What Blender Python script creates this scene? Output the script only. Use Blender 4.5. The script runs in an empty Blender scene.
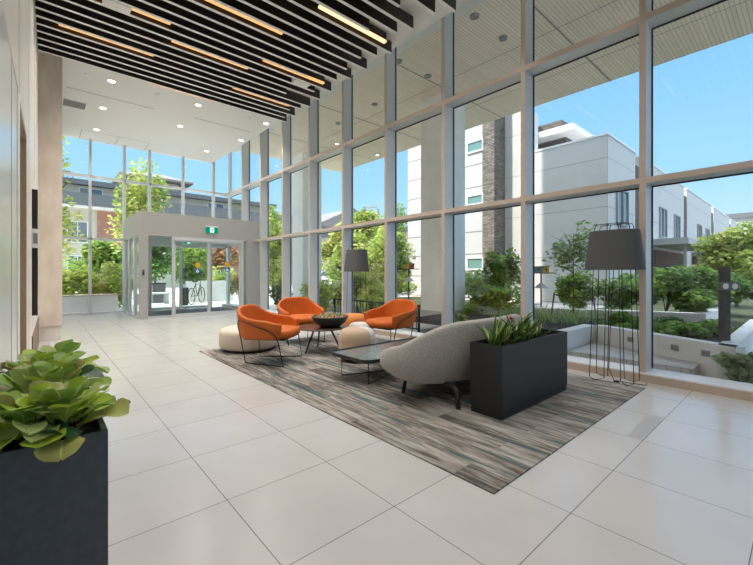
import bpy, bmesh, math, random
from math import sin, cos, pi, radians as R, sqrt, atan2
from mathutils import Vector, Matrix, noise

SC = bpy.context.scene
COL = SC.collection

# ------------------------------------------------------------------ camera, sky, sun, exposure
cam_d = bpy.data.cameras.new('camera')
cam_d.sensor_width = 36.0
cam_d.lens = 381.8 * 36.0 / 753.0
cam_d.shift_y = -8.78 / 753.0
cam_d.clip_start = 0.05
cam_d.clip_end = 500
cam = bpy.data.objects.new('camera', cam_d)
cam.location = (0, 0, 1.17)
cam.rotation_euler = (R(90), 0, -0.7234)
COL.objects.link(cam)
SC.camera = cam

SC.view_settings.view_transform = 'Standard'
SC.view_settings.look = 'None'
SC.view_settings.exposure = 0.35
SC.view_settings.gamma = 1.0
SC.view_settings.use_curve_mapping = False

SKY_STRENGTH = 1.0
SUN_STRENGTH = 5.0
LED_WATTS = 34.0
DOWN_WATTS = 28.0

w = bpy.data.worlds.new('sky')
SC.world = w
w.use_nodes = True
nt = w.node_tree
nt.nodes.clear()
wo = nt.nodes.new('ShaderNodeOutputWorld')
bg = nt.nodes.new('ShaderNodeBackground')
tc = nt.nodes.new('ShaderNodeTexCoord')
sx = nt.nodes.new('ShaderNodeSeparateXYZ')
cr = nt.nodes.new('ShaderNodeValToRGB')
cr.color_ramp.elements[0].position = 0.0
cr.color_ramp.elements[0].color = (0.62, 0.84, 1.0, 1)
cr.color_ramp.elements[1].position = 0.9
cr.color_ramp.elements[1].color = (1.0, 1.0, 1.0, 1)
for p_, c_ in ((0.2, (0.34, 0.66, 1.0)), (0.50, (0.20, 0.50, 1.0)), (0.62, (0.30, 0.58, 1.0))):
    e = cr.color_ramp.elements.new(p_)
    e.color = (*c_, 1)
# sky overhead, out of view, is brightened to lift the outdoor shade
zenith_boost = nt.nodes.new('ShaderNodeMapRange')
zenith_boost.inputs['From Min'].default_value = 0.55; zenith_boost.inputs['From Max'].default_value = 0.95
zenith_boost.inputs['To Min'].default_value = SKY_STRENGTH; zenith_boost.inputs['To Max'].default_value = SKY_STRENGTH*5.0
nt.links.new(sx.outputs['Z'], zenith_boost.inputs['Value'])
nt.links.new(zenith_boost.outputs[0], bg.inputs['Strength'])
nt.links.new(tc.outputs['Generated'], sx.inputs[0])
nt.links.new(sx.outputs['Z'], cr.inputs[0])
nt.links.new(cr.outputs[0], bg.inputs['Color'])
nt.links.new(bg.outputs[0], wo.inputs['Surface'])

sun_d = bpy.data.lights.new('sun', 'SUN')
sun_d.energy = SUN_STRENGTH
sun_d.angle = R(0.6)
sun_d.color = (1.0, 0.95, 0.86)
sun = bpy.data.objects.new('sun', sun_d)
sun.rotation_euler = Vector((0.60, -0.25, -0.76)).to_track_quat('-Z', 'Y').to_euler()
COL.objects.link(sun)

# ------------------------------------------------------------------ helpers
class MB:
    """collects verts and faces, builds one mesh object"""
    def __init__(s):
        s.v = []; s.f = []; s.m = []
    def add(s, vs, fs, mi=0, M=None):
        o = len(s.v)
        for p in vs:
            p = Vector(p)
            s.v.append(M @ p if M is not None else p)
        for f in fs:
            s.f.append([o + i for i in f]); s.m.append(mi)
        return s
    def box(s, x0, x1, y0, y1, z0, z1, mi=0, M=None, bev=0.0):
        if bev <= 0:
            vs = [(x0,y0,z0),(x1,y0,z0),(x1,y1,z0),(x0,y1,z0),(x0,y0,z1),(x1,y0,z1),(x1,y1,z1),(x0,y1,z1)]
            fs = [(3,2,1,0),(4,5,6,7),(0,1,5,4),(1,2,6,5),(2,3,7,6),(3,0,4,7)]
            return s.add(vs, fs, mi, M)
        bm = bmesh.new()
        bmesh.ops.create_cube(bm, size=1)
        for v in bm.verts:
            v.co = Vector((x0 if v.co.x < 0 else x1, y0 if v.co.y < 0 else y1, z0 if v.co.z < 0 else z1))
        bmesh.ops.bevel(bm, geom=bm.edges[:], offset=bev, segments=2, profile=0.7, affect='EDGES')
        bm.verts.index_update()
        s.add([v.co.copy() for v in bm.verts], [[v.index for v in f.verts] for f in bm.faces], mi, M)
        bm.free()
        return s
    def tube(s, pts, r, n=8, mi=0, closed=False, M=None, r1=None):
        pts = [Vector(p) for p in pts]
        k = len(pts)
        rings = []
        prev = None
        for i, p in enumerate(pts):
            if closed:
                t = (pts[(i+1) % k] - pts[i-1])
            else:
                t = pts[min(i+1, k-1)] - pts[max(i-1, 0)]
            t.normalize()
            if prev is None:
                a = Vector((0,0,1)) if abs(t.z) < 0.9 else Vector((1,0,0))
                nrm = t.cross(a).normalized()
            else:
                nrm = (prev - t * prev.dot(t))
                if nrm.length < 1e-6:
                    nrm = t.orthogonal()
                nrm.normalize()
            prev = nrm
            b = t.cross(nrm)
            rr = r if r1 is None else r + (r1 - r) * i / max(1, k-1)
            rings.append([p + (nrm*cos(2*pi*j/n) + b*sin(2*pi*j/n)) * rr for j in range(n)])
        vs = [q for rg in rings for q in rg]
        fs = []
        for i in range(k if closed else k-1):
            i2 = (i+1) % k
            for j in range(n):
                j2 = (j+1) % n
                fs.append((i*n+j, i*n+j2, i2*n+j2, i2*n+j))
        if not closed:
            fs.append(tuple(range(n-1, -1, -1)))
            fs.append(tuple((k-1)*n + j for j in range(n)))
        return s.add(vs, fs, mi, M)
    def lathe(s, prof, n=32, mi=0, M=None, cap0=True, cap1=True, sx=1.0, sy=1.0):
        vs = []; fs = []
        k = len(prof)
        for (r, z) in prof:
            for j in range(n):
                a = 2*pi*j/n
                vs.append((r*cos(a)*sx, r*sin(a)*sy, z))
        for i in range(k-1):
            for j in range(n):
                j2 = (j+1) % n
                fs.append((i*n+j, i*n+j2, (i+1)*n+j2, (i+1)*n+j))
        if cap0: fs.append(tuple(range(n-1, -1, -1)))
        if cap1: fs.append(tuple((k-1)*n+j for j in range(n)))
        return s.add(vs, fs, mi, M)
    def leaf(s, p, yaw, up, L, W, droop=0.6, seg=5, shape='ov', mi=0, mv=None, fold=0.15, tw=0.0):
        """a curved, folded leaf with its midrib; up = starting elevation"""
        P = Vector(p); el = up
        d = Vector((cos(yaw), sin(yaw), 0)); side0 = Vector((-sin(yaw), cos(yaw), 0))
        rows = []
        for i in range(seg+1):
            t = i/seg
            if shape == 'ov':
                wd = W * (0.10+0.90*(min(1,t*1.25)**0.8)) * sqrt(max(0.0, 1-(max(0,(t-0.62))/0.38)**2.2))
            elif shape == 'sword':
                wd = W * min(1, 0.65+t*0.9) * (1-t**3)**0.9
            else:
                wd = W * sin(pi*min(1, 0.06+0.94*t))
            if i == seg: wd = 0.002
            f = d*cos(el) + Vector((0,0,1))*sin(el)
            nrm = Vector((0,0,1))*cos(el) - d*sin(el)
            side = side0*cos(tw*t) + nrm*sin(tw*t)
            lift = nrm*(wd*fold)
            if shape == 'ov' : lift = lift + nrm*(0.06*W*sin(9*t+yaw))
            rows.append((P+side*wd+lift, P+side*wd*0.07, P-side*wd*0.07, P-side*wd+lift))
            P = P + f*(L/seg)
            el -= droop/seg
        vs = [q for r_ in rows for q in r_]
        for i in range(seg):
            a = i*4; b = a+4
            s.add([vs[a],vs[a+1],vs[b+1],vs[b]], [(0,1,2,3)], mi)
            s.add([vs[a+1],vs[a+2],vs[b+2],vs[b+1]], [(0,1,2,3)], mi if mv is None else mv)
            s.add([vs[a+2],vs[a+3],vs[b+3],vs[b+2]], [(0,1,2,3)], mi)
        return s
    def broadleaf(s, p, yaw, up, L, W, droop, mi, mv, rnd, seg=16):
        P = Vector(p); el = up
        d = Vector((cos(yaw), sin(yaw), 0)); side0 = Vector((-sin(yaw), cos(yaw), 0))
        offs = (1.0, 0.72, 0.38, 0.055, -0.055, -0.38, -0.72, -1.0)
        ph = rnd.random()*6.28; fold = rnd.uniform(0.10, 0.40); tw = rnd.uniform(-0.5, 0.5); amp = rnd.uniform(0.05, 0.12)
        rows = []
        for i in range(seg+1):
            t = i/seg
            wd = W * (0.08+0.92*(min(1, t*1.35)**0.85)) * sqrt(max(0.0, 1-(max(0, (t-0.6))/0.4)**2.3))
            if i == seg: wd = W*0.06
            f = d*cos(el) + Vector((0,0,1))*sin(el)
            nrm = Vector((0,0,1))*cos(el) - d*sin(el)
            side = side0*cos(tw*t) + nrm*sin(tw*t)
            nn = nrm*cos(tw*t) - side0*sin(tw*t)
            cor = 0.035*W*(1 if i % 2 else -1)
            row = []
            for o_ in offs:
                ao = abs(o_)
                z = wd*fold*ao**1.5 + amp*W*ao*ao*sin(11*t+ph+(1.7 if o_ < 0 else 0)) + (cor if 0.1 < ao < 0.9 else 0) - (0.03*W if ao < 0.1 else 0)
                row.append(P + side*(wd*o_) - f*(0.10*W*ao*(-1)) + nn*z)
            rows.append(row)
            P = P + f*(L/seg)
            el -= droop/seg
        k = len(offs)
        o = len(s.v)
        for r_ in rows: s.v += r_
        for i in range(seg):
            for j in range(k-1):
                s.f.append([o+i*k+j, o+i*k+j+1, o+(i+1)*k+j+1, o+(i+1)*k+j]); s.m.append(mv if j == 3 else mi)
        return s
    def build(s, name, mats, parent=None, smooth=False, angle=None):
        me = bpy.data.meshes.new(name)
        me.from_pydata([tuple(v) for v in s.v], [], s.f)
        if not isinstance(mats, (list, tuple)): mats = [mats]
        for m in mats: me.materials.append(m)
        if len(mats) > 1:
            me.polygons.foreach_set('material_index', s.m)
        if smooth:
            me.polygons.foreach_set('use_smooth', [True]*len(me.polygons))
        me.update()
        o = bpy.data.objects.new(name, me)
        COL.objects.link(o)
        if parent is not None: o.parent = parent
        if smooth and angle:
            md = o.modifiers.new('split', 'EDGE_SPLIT'); md.split_angle = R(angle)
        return o

def weld(o, d=1e-4):
    bm = bmesh.new(); bm.from_mesh(o.data)
    bmesh.ops.remove_doubles(bm, verts=bm.verts[:], dist=d)
    bm.to_mesh(o.data); bm.free()

def tag(o, label=None, cat=None, group=None, kind=None):
    if label: o['label'] = label
    if cat: o['category'] = cat
    if group: o['group'] = group
    if kind: o['kind'] = kind
    return o

def thing(name, label, cat, loc=(0,0,0), rz=0.0, group=None, kind=None):
    o = bpy.data.objects.new(name, None)
    o.empty_display_size = 0.1
    o.location = loc; o.rotation_euler = (0,0,rz)
    COL.objects.link(o)
    return tag(o, label, cat, group, kind)

def copy_tree(o, loc=None, rz=None, label=None, parent=None):
    c = o.copy()
    COL.objects.link(c)
    if parent is not None: c.parent = parent
    if loc is not None: c.location = loc
    if rz is not None: c.rotation_euler = (0,0,rz)
    if label: c['label'] = label
    for ch in list(o.children):
        copy_tree(ch, parent=c)
    return c

def structure(o, label=None, cat=None):
    return tag(o, label, cat, None, 'structure')

# ------------------------------------------------------------------ materials
def mat(name, col, rough=0.5, metal=0.0, spec=0.5, bump=0.0, bscale=200.0, var=0.0, vscale=3.0, col2=None, sheen=0.0, stretch=(1,1,1)):
    m = bpy.data.materials.new(name); m.use_nodes = True
    n = m.node_tree.nodes; l = m.node_tree.links
    b = n['Principled BSDF']
    b.inputs['Base Color'].default_value = (*col, 1)
    b.inputs['Roughness'].default_value = rough
    b.inputs['Metallic'].default_value = metal
    b.inputs['Specular IOR Level'].default_value = spec
    if sheen: b.inputs['Sheen Weight'].default_value = sheen
    t = n.new('ShaderNodeTexCoord')
    if var > 0 or col2 is not None:
        mp = n.new('ShaderNodeMapping'); mp.inputs['Scale'].default_value = stretch
        l.new(t.outputs['Object'], mp.inputs[0])
        nz = n.new('ShaderNodeTexNoise'); nz.inputs['Scale'].default_value = vscale; nz.inputs['Detail'].default_value = 6
        l.new(mp.outputs[0], nz.inputs['Vector'])
        r = n.new('ShaderNodeValToRGB')
        c2 = col2 if col2 is not None else tuple(max(0, c*(1-var)) for c in col)
        c1 = col if col2 is not None else tuple(min(1, c*(1+var)) for c in col)
        r.color_ramp.elements[0].position = 0.35; r.color_ramp.elements[0].color = (*c2, 1)
        r.color_ramp.elements[1].position = 0.65; r.color_ramp.elements[1].color = (*c1, 1)
        l.new(nz.outputs['Fac'], r.inputs[0]); l.new(r.outputs[0], b.inputs['Base Color'])
    if bump > 0:
        nb = n.new('ShaderNodeTexNoise'); nb.inputs['Scale'].default_value = bscale; nb.inputs['Detail'].default_value = 3
        l.new(t.outputs['Object'], nb.inputs['Vector'])
        bp = n.new('ShaderNodeBump'); bp.inputs['Strength'].default_value = bump; bp.inputs['Distance'].default_value = 0.01
        l.new(nb.outputs['Fac'], bp.inputs['Height']); l.new(bp.outputs[0], b.inputs['Normal'])
    return m

def emit(name, col, s):
    m = bpy.data.materials.new(name); m.use_nodes = True
    n = m.node_tree.nodes; l = m.node_tree.links
    n.remove(n['Principled BSDF'])
    em = n.new('ShaderNodeEmission'); em.inputs[0].default_value = (*col,1); em.inputs[1].default_value = s
    l.new(em.outputs[0], n['Material Output'].inputs[0])
    return m

def glass(name, tint=(0.98,0.982,0.98), refl=0.9):
    m = bpy.data.materials.new(name); m.use_nodes = True
    n = m.node_tree.nodes; l = m.node_tree.links
    n.remove(n['Principled BSDF'])
    tr = n.new('ShaderNodeBsdfTransparent'); tr.inputs[0].default_value = (*tint,1)
    gl = n.new('ShaderNodeBsdfGlossy'); gl.inputs['Roughness'].default_value = 0.0; gl.inputs[0].default_value = (refl,refl,refl,1)
    lw = n.new('ShaderNodeLayerWeight'); lw.inputs[0].default_value = 0.5
    pw = n.new('ShaderNodeMath'); pw.operation = 'POWER'; pw.inputs[1].default_value = 5.0
    fr = n.new('ShaderNodeMath'); fr.operation = 'MULTIPLY_ADD'; fr.inputs[1].default_value = 0.5; fr.inputs[2].default_value = 0.02
    l.new(lw.outputs['Facing'], pw.inputs[0]); l.new(pw.outputs[0], fr.inputs[0])
    mx = n.new('ShaderNodeMixShader')
    l.new(fr.outputs[0], mx.inputs[0]); l.new(tr.outputs[0], mx.inputs[1]); l.new(gl.outputs[0], mx.inputs[2])
    l.new(mx.outputs[0], n['Material Output'].inputs[0])
    return m

def grid_mat(name, w_, h_, mort, c1, c2, cm, rough, off=(0,0,0), rot=(0,0,0), offset=0.0, spec=0.5, bump=0.0, noise_var=0.06, nscale=2.5):
    """bricks / tiles / panel joints in object space"""
    m = bpy.data.materials.new(name); m.use_nodes = True
    n = m.node_tree.nodes; l = m.node_tree.links
    b = n['Principled BSDF']; b.inputs['Roughness'].default_value = rough
    b.inputs['Specular IOR Level'].default_value = spec
    t = n.new('ShaderNodeTexCoord'); mp = n.new('ShaderNodeMapping'); mp.vector_type = 'POINT'
    mp.inputs['Rotation'].default_value = rot; mp.inputs['Location'].default_value = off
    l.new(t.outputs['Object'], mp.inputs[0])
    br = n.new('ShaderNodeTexBrick')
    br.offset = offset; br.squash = 1.0
    br.inputs['Scale'].default_value = 1.0
    br.inputs['Brick Width'].default_value = w_; br.inputs['Row Height'].default_value = h_
    br.inputs['Mortar Size'].default_value = mort; br.inputs['Mortar Smooth'].default_value = 0.1
    br.inputs['Color1'].default_value = (*c1,1); br.inputs['Color2'].default_value = (*c2,1); br.inputs['Mortar'].default_value = (*cm,1)
    l.new(mp.outputs[0], br.inputs['Vector'])
    nz = n.new('ShaderNodeTexNoise'); nz.inputs['Scale'].default_value = nscale; nz.inputs['Detail'].default_value = 7
    l.new(t.outputs['Object'], nz.inputs['Vector'])
    mr = n.new('ShaderNodeMapRange'); mr.inputs['From Min'].default_value = 0.3; mr.inputs['From Max'].default_value = 0.7
    mr.inputs['To Min'].default_value = 1-noise_var; mr.inputs['To Max'].default_value = 1+noise_var
    l.new(nz.outputs['Fac'], mr.inputs['Value'])
    mm = n.new('ShaderNodeMix'); mm.data_type = 'RGBA'; mm.blend_type = 'MULTIPLY'; mm.inputs[0].default_value = 1
    l.new(br.outputs['Color'], mm.inputs[6]); l.new(mr.outputs[0], mm.inputs[7])
    l.new(mm.outputs[2], b.inputs['Base Color'])
    if bump:
        bp = n.new('ShaderNodeBump'); bp.inputs['Strength'].default_value = bump; bp.inputs['Distance'].default_value = 0.01; bp.invert = True
        l.new(br.outputs['Fac'], bp.inputs['Height']); l.new(bp.outputs[0], b.inputs['Normal'])
    return m

def leaf_mat(name, c, trans=0.5, var=0.25, rough=0.45):
    m = bpy.data.materials.new(name); m.use_nodes = True
    n = m.node_tree.nodes; l = m.node_tree.links
    b = n['Principled BSDF']; b.inputs['Roughness'].default_value = rough; b.inputs['Specular IOR Level'].default_value = 0.35
    t = n.new('ShaderNodeTexCoord'); nz = n.new('ShaderNodeTexNoise'); nz.inputs['Scale'].default_value = 6
    l.new(t.outputs['Object'], nz.inputs['Vector'])
    r = n.new('ShaderNodeValToRGB')
    r.color_ramp.elements[0].position = .3; r.color_ramp.elements[1].position = .7
    r.color_ramp.elements[0].color = (*[x*(1-var) for x in c],1); r.color_ramp.elements[1].color = (*[min(1,x*(1+var)) for x in c],1)
    l.new(nz.outputs['Fac'], r.inputs[0]); l.new(r.outputs[0], b.inputs['Base Color'])
    tl = n.new('ShaderNodeBsdfTranslucent'); l.new(r.outputs[0], tl.inputs[0])
    mx = n.new('ShaderNodeMixShader'); mx.inputs[0].default_value = trans
    l.new(b.outputs[0], mx.inputs[1]); l.new(tl.outputs[0], mx.inputs[2]); l.new(mx.outputs[0], n['Material Output'].inputs[0])
    return m

def rug_mat():
    m = bpy.data.materials.new('rug_streaks'); m.use_nodes = True
    n = m.node_tree.nodes; l = m.node_tree.links
    b = n['Principled BSDF']; b.inputs['Roughness'].default_value = 0.95; b.inputs['Specular IOR Level'].default_value = 0.1
    t = n.new('ShaderNodeTexCoord')
    # planks run along Y
    mp0 = n.new('ShaderNodeMapping'); mp0.inputs['Rotation'].default_value = (0,0,R(90))
    l.new(t.outputs['Object'], mp0.inputs[0])
    br = n.new('ShaderNodeTexBrick'); br.offset = 0.37; br.inputs['Scale'].default_value = 1
    br.inputs['Brick Width'].default_value = 1.0; br.inputs['Row Height'].default_value = 0.22
    br.inputs['Mortar Size'].default_value = 0.0
    br.inputs['Color1'].default_value = (0,0,0,1); br.inputs['Color2'].default_value = (1,1,1,1)
    l.new(mp0.outputs[0], br.inputs['Vector'])
    # shift the streaks plank by plank
    sc = n.new('ShaderNodeVectorMath'); sc.operation = 'SCALE'; sc.inputs['Scale'].default_value = 7.3
    l.new(br.outputs['Color'], sc.inputs[0])
    ad = n.new('ShaderNodeVectorMath'); ad.operation = 'ADD'
    l.new(t.outputs['Object'], ad.inputs[0]); l.new(sc.outputs[0], ad.inputs[1])
    def nz(scl, detail, rough=0.6):
        mp = n.new('ShaderNodeMapping'); mp.inputs['Scale'].default_value = scl
        l.new(ad.outputs[0], mp.inputs[0])
        x = n.new('ShaderNodeTexNoise'); x.inputs['Scale'].default_value = 1; x.inputs['Detail'].default_value = detail; x.inputs['Roughness'].default_value = rough
        l.new(mp.outputs[0], x.inputs['Vector'])
        return x.outputs['Fac']
    a = nz((30, 2.2, 1), 6, 0.68)
    r = n.new('ShaderNodeValToRGB')
    cs = [(0.30,(0.095,0.082,0.072)),(0.42,(0.185,0.165,0.147)),(0.54,(0.305,0.28,0.252)),(0.68,(0.44,0.415,0.385))]
    r.color_ramp.elements[0].position = cs[0][0]; r.color_ramp.elements[0].color = (*cs[0][1],1)
    r.color_ramp.elements[1].position = cs[-1][0]; r.color_ramp.elements[1].color = (*cs[-1][1],1)
    for p,c in cs[1:-1]:
        e = r.color_ramp.elements.new(p); e.color = (*c,1)
    a2 = nz((5, 0.8, 1), 4, 0.6)
    a3 = nz((60, 5, 1), 3, 0.6)
    m1 = n.new('ShaderNodeMath'); m1.operation = 'MULTIPLY_ADD'; m1.inputs[1].default_value = 0.45
    l.new(a2, m1.inputs[0])
    m2 = n.new('ShaderNodeMath'); m2.operation = 'MULTIPLY_ADD'; m2.inputs[1].default_value = 0.40
    l.new(a3, m2.inputs[0])
    m3 = n.new('ShaderNodeMath'); m3.operation = 'MULTIPLY'; m3.inputs[1].default_value = 0.55
    l.new(a, m3.inputs[0]); l.new(m3.outputs[0], m2.inputs[2]); l.new(m2.outputs[0], m1.inputs[2])
    m4 = n.new('ShaderNodeMath'); m4.operation = 'SUBTRACT'; m4.inputs[1].default_value = 0.195
    l.new(m1.outputs[0], m4.inputs[0])
    m5 = n.new('ShaderNodeMapRange'); m5.inputs['From Min'].default_value = 0.5-0.3; m5.inputs['From Max'].default_value = 0.5+0.3; m5.clamp = False
    l.new(m4.outputs[0], m5.inputs['Value'])
    l.new(m5.outputs[0], r.inputs[0])
    k = nz((14, 1.3, 1), 4, 0.55)
    rk = n.new('ShaderNodeValToRGB')
    rk.color_ramp.elements[0].position = 0.545; rk.color_ramp.elements[0].color = (0,0,0,1)
    rk.color_ramp.elements[1].position = 0.62; rk.color_ramp.elements[1].color = (1,1,1,1)
    l.new(k, rk.inputs[0])
    mx = n.new('ShaderNodeMix'); mx.data_type = 'RGBA'
    mx.inputs[7].default_value = (0.05,0.115,0.125,1)
    ml = n.new('ShaderNodeMath'); ml.operation = 'MULTIPLY'; ml.inputs[1].default_value = 0.75
    l.new(rk.outputs[0], ml.inputs[0])
    l.new(ml.outputs[0], mx.inputs[0]); l.new(r.outputs[0], mx.inputs[6])
    l.new(mx.outputs[2], b.inputs['Base Color'])
    return m

M = {}
M['tile'] = grid_mat('floor_tile', 0.61, 0.61, 0.0022, (0.60,0.585,0.57), (0.58,0.565,0.55), (0.16,0.15,0.14), 0.2, off=(-0.1176,-0.160,0), spec=0.5, noise_var=0.04)
M['tile_grey'] = mat('grey_tile', (0.47,0.455,0.44), 0.4)
M['rug'] = rug_mat()
M['white_ceiling'] = mat('ceiling_paint', (0.74,0.74,0.71), 0.7)
M['plenum'] = mat('black_ceiling', (0.012,0.012,0.013), 0.8)
M['white_wall'] = mat('wall_paint', (0.75,0.735,0.70), 0.6)
M['panel'] = mat('wall_panel_beige', (0.85,0.79,0.71), 0.35, var=0.04, vscale=2)
M['panel_gloss'] = mat('glossy_wall_panel', (0.84,0.83,0.79), 0.2, spec=0.7)
M['tan'] = mat('tan_reveal', (0.42,0.29,0.18), 0.5, var=0.06)
M['brown'] = mat('brown_wood', (0.20,0.12,0.075), 0.45, var=0.12, stretch=(6,6,1))
M['black'] = mat('black_panel', (0.018,0.018,0.02), 0.35)
M['marble'] = mat('marble', (0.84,0.75,0.65), 0.18, spec=0.6, var=0.0, col2=(0.70,0.60,0.49), vscale=1.1, stretch=(4.0,1.2,1.5))
M['alu'] = mat('silver_aluminium', (0.62,0.645,0.645), 0.4, metal=0.1)
M['alu_face'] = mat('champagne_aluminium', (0.60,0.505,0.43), 0.35, metal=0.15)
M['header'] = mat('grey_cladding', (0.47,0.455,0.43), 0.45, metal=0.2)
M['sill_top'] = mat('sill_white', (0.78,0.77,0.76), 0.4)
M['sill_face'] = mat('sill_tan', (0.55,0.45,0.37), 0.45, metal=0.2)
M['gasket'] = mat('black_gasket', (0.02,0.02,0.022), 0.5)
M['glass'] = glass('clear_glass')
M['glass_door'] = glass('door_glass', (0.95,0.98,0.97), 0.9)
M['baffle'] = mat('baffle_dark', (0.035,0.026,0.021), 0.42, var=0.15, stretch=(1,6,6))
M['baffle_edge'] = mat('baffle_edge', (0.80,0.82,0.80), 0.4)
M['led'] = emit('led_warm', (1.0,0.50,0.20), 1.0)
M['led_hot'] = emit('led_bright', (1.0,0.62,0.32), 1.5)
M['down'] = emit('downlight_warm', (1.0,0.85,0.6), 5.0)
M['white_plastic'] = mat('white_plastic', (0.78,0.78,0.76), 0.4)
M['vent'] = mat('vent_grey', (0.22,0.225,0.225), 0.5)
M['slot'] = mat('slot_dark', (0.25,0.25,0.24), 0.6)
M['planter_blue'] = mat('slate_fibre_cement', (0.052,0.064,0.082), 0.55, bump=0.25, bscale=150, var=0.12, vscale=30)
M['planter_black'] = mat('charcoal_planter', (0.011,0.013,0.015), 0.42, bump=0.08, bscale=180)
M['soil'] = mat('potting_soil', (0.022,0.016,0.011), 0.95, bump=0.6, bscale=60)
M['orange'] = mat('orange_fabric', (0.57,0.118,0.004), 0.62, sheen=0.0, bump=0.06, bscale=600, var=0.05, vscale=12)
M['orange_light'] = mat('orange_pouf', (0.72,0.25,0.045), 0.7, sheen=0.2, bump=0.05, bscale=500)
M['sofa'] = mat('oatmeal_boucle', (0.52,0.49,0.455), 0.9, sheen=0.2, bump=0.35, bscale=160, col2=(0.36,0.34,0.315), vscale=95)
M['sofa_in'] = mat('cream_upholstery', (0.62,0.59,0.55), 0.85, sheen=0.2, bump=0.15, bscale=300)
M['beige'] = mat('beige_wool', (0.55,0.40,0.28), 0.85, sheen=0.3, bump=0.08, bscale=400)
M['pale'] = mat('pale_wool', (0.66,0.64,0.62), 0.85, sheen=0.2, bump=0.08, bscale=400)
M['cream'] = mat('cream_leather', (0.66,0.58,0.49), 0.6, sheen=0.1, bump=0.05, bscale=300)
M['steel_black'] = mat('black_steel', (0.014,0.014,0.016), 0.38, metal=0.3)
M['black_wood'] = mat('black_ash', (0.018,0.017,0.016), 0.4)
M['table_top'] = mat('charcoal_ceramic', (0.15,0.155,0.16), 0.2, spec=0.9, var=0.2, vscale=4)
M['brown_top'] = mat('dark_walnut', (0.075,0.048,0.036), 0.22, spec=0.6, var=0.15, vscale=5, stretch=(1,8,1))
M['bowl'] = mat('charcoal_bowl', (0.03,0.034,0.038), 0.45)
M['moss'] = mat('dried_moss', (0.42,0.31,0.17), 0.95, var=0.3, vscale=25)
M['moss2'] = mat('green_moss', (0.30,0.32,0.13), 0.95, var=0.3, vscale=25)
M['shade'] = mat('grey_lamp_fabric', (0.085,0.090,0.096), 0.75, bump=0.05, bscale=700)
M['exit'] = emit('exit_green', (0.0,0.30,0.17), 0.8)
M['exit_white'] = emit('exit_white', (0.85,1.0,0.93), 0.95)
M['yellow'] = mat('yellow_sticker', (0.72,0.42,0.02), 0.5)
M['blue'] = mat('blue_sticker', (0.03,0.16,0.36), 0.5)
M['mat'] = mat('entrance_mat', (0.10,0.10,0.10), 0.95, var=0.15, vscale=40)
# outside
M['soffit'] = grid_mat('soffit_planks', 40.0, 0.062, 0.004, (0.86,0.76,0.645), (0.80,0.705,0.595), (0.44,0.38,0.32), 0.55, noise_var=0.05, nscale=0.6)
M['concrete'] = mat('pale_concrete', (0.78,0.775,0.755), 0.8, var=0.05, vscale=2)
M['concrete2'] = mat('grey_concrete', (0.44,0.445,0.44), 0.8, var=0.08, vscale=2)
M['column'] = mat('column_paint', (0.90,0.92,0.90), 0.6, var=0.03)
M['paver'] = grid_mat('terrace_pavers', 0.9, 0.12, 0.006, (0.52,0.515,0.50), (0.48,0.475,0.46), (0.34,0.335,0.33), 0.8, rot=(0,0,R(27)))
M['ground'] = mat('outdoor_paving', (0.52,0.505,0.475), 0.9, var=0.1, vscale=1)
M['grass'] = mat('lawn', (0.10,0.115,0.05), 0.95, var=0.3, vscale=3)
M['render_wall'] = grid_mat('white_cladding', 3.1, 1.85, 0.014, (0.56,0.55,0.525), (0.54,0.53,0.505), (0.30,0.30,0.30), 0.7, rot=(R(90),0,0), noise_var=0.03)
M['render_wall_side'] = grid_mat('white_cladding_side', 3.1, 1.85, 0.014, (0.56,0.55,0.525), (0.54,0.53,0.505), (0.30,0.30,0.30), 0.7, rot=(R(-90),R(90),0), noise_var=0.03)
M['white_panels'] = grid_mat('white_panels', 5.0, 1.05, 0.03, (0.56,0.55,0.54), (0.54,0.53,0.52), (0.22,0.21,0.2), 0.6, rot=(R(-90),R(90),0), noise_var=0.02)
M['stone'] = grid_mat('ledge_stone', 0.32, 0.07, 0.008, (0.27,0.235,0.20), (0.13,0.115,0.10), (0.05,0.045,0.04), 0.85, rot=(R(-90),R(90),0), offset=0.5, noise_var=0.25, nscale=6)
M['stone_front'] = grid_mat('ledge_stone_front', 0.32, 0.07, 0.008, (0.20,0.18,0.16), (0.10,0.09,0.08), (0.04,0.035,0.03), 0.85, rot=(R(90),0,0), offset=0.5, noise_var=0.25, nscale=6)  # same stone, darkened: shade on the pier's front put into the colour
M['brick'] = grid_mat('brown_brick', 0.22, 0.075, 0.01, (0.14,0.10,0.08), (0.10,0.075,0.06), (0.08,0.07,0.06), 0.9, rot=(R(90),0,0), offset=0.5, noise_var=0.2)
M['red_brick'] = grid_mat('red_brick', 0.22, 0.075, 0.01, (0.42,0.17,0.10), (0.35,0.14,0.09), (0.3,0.25,0.2), 0.9, rot=(R(90),0,0), offset=0.5, noise_var=0.15)
M['slats'] = grid_mat('timber_slats', 6.0, 0.11, 0.018, (0.20,0.10,0.065), (0.15,0.08,0.055), (0.05,0.04,0.035), 0.8, rot=(R(90),0,0), noise_var=0.15)
M['beige_wall'] = mat('beige_siding', (0.54,0.51,0.41), 0.8, var=0.04)
M['roof_grey'] = mat('slate_grey_fascia', (0.125,0.135,0.14), 0.7)
M['roof_brown'] = mat('brown_eaves', (0.20,0.185,0.165), 0.7)
M['cream_trim'] = mat('cream_trim', (0.75,0.72,0.64), 0.6)
M['dark_glass'] = mat('window_glass', (0.10,0.14,0.16), 0.06, spec=0.9)
M['green_glass'] = mat('tinted_window', (0.16,0.30,0.27), 0.06, spec=0.9)
M['frame_grey'] = mat('window_frame', (0.30,0.31,0.32), 0.5)
M['frame_white'] = mat('white_frame', (0.75,0.75,0.74), 0.5)
M['bark'] = mat('bark', (0.13,0.10,0.075), 0.9, var=0.2, vscale=12)
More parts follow.
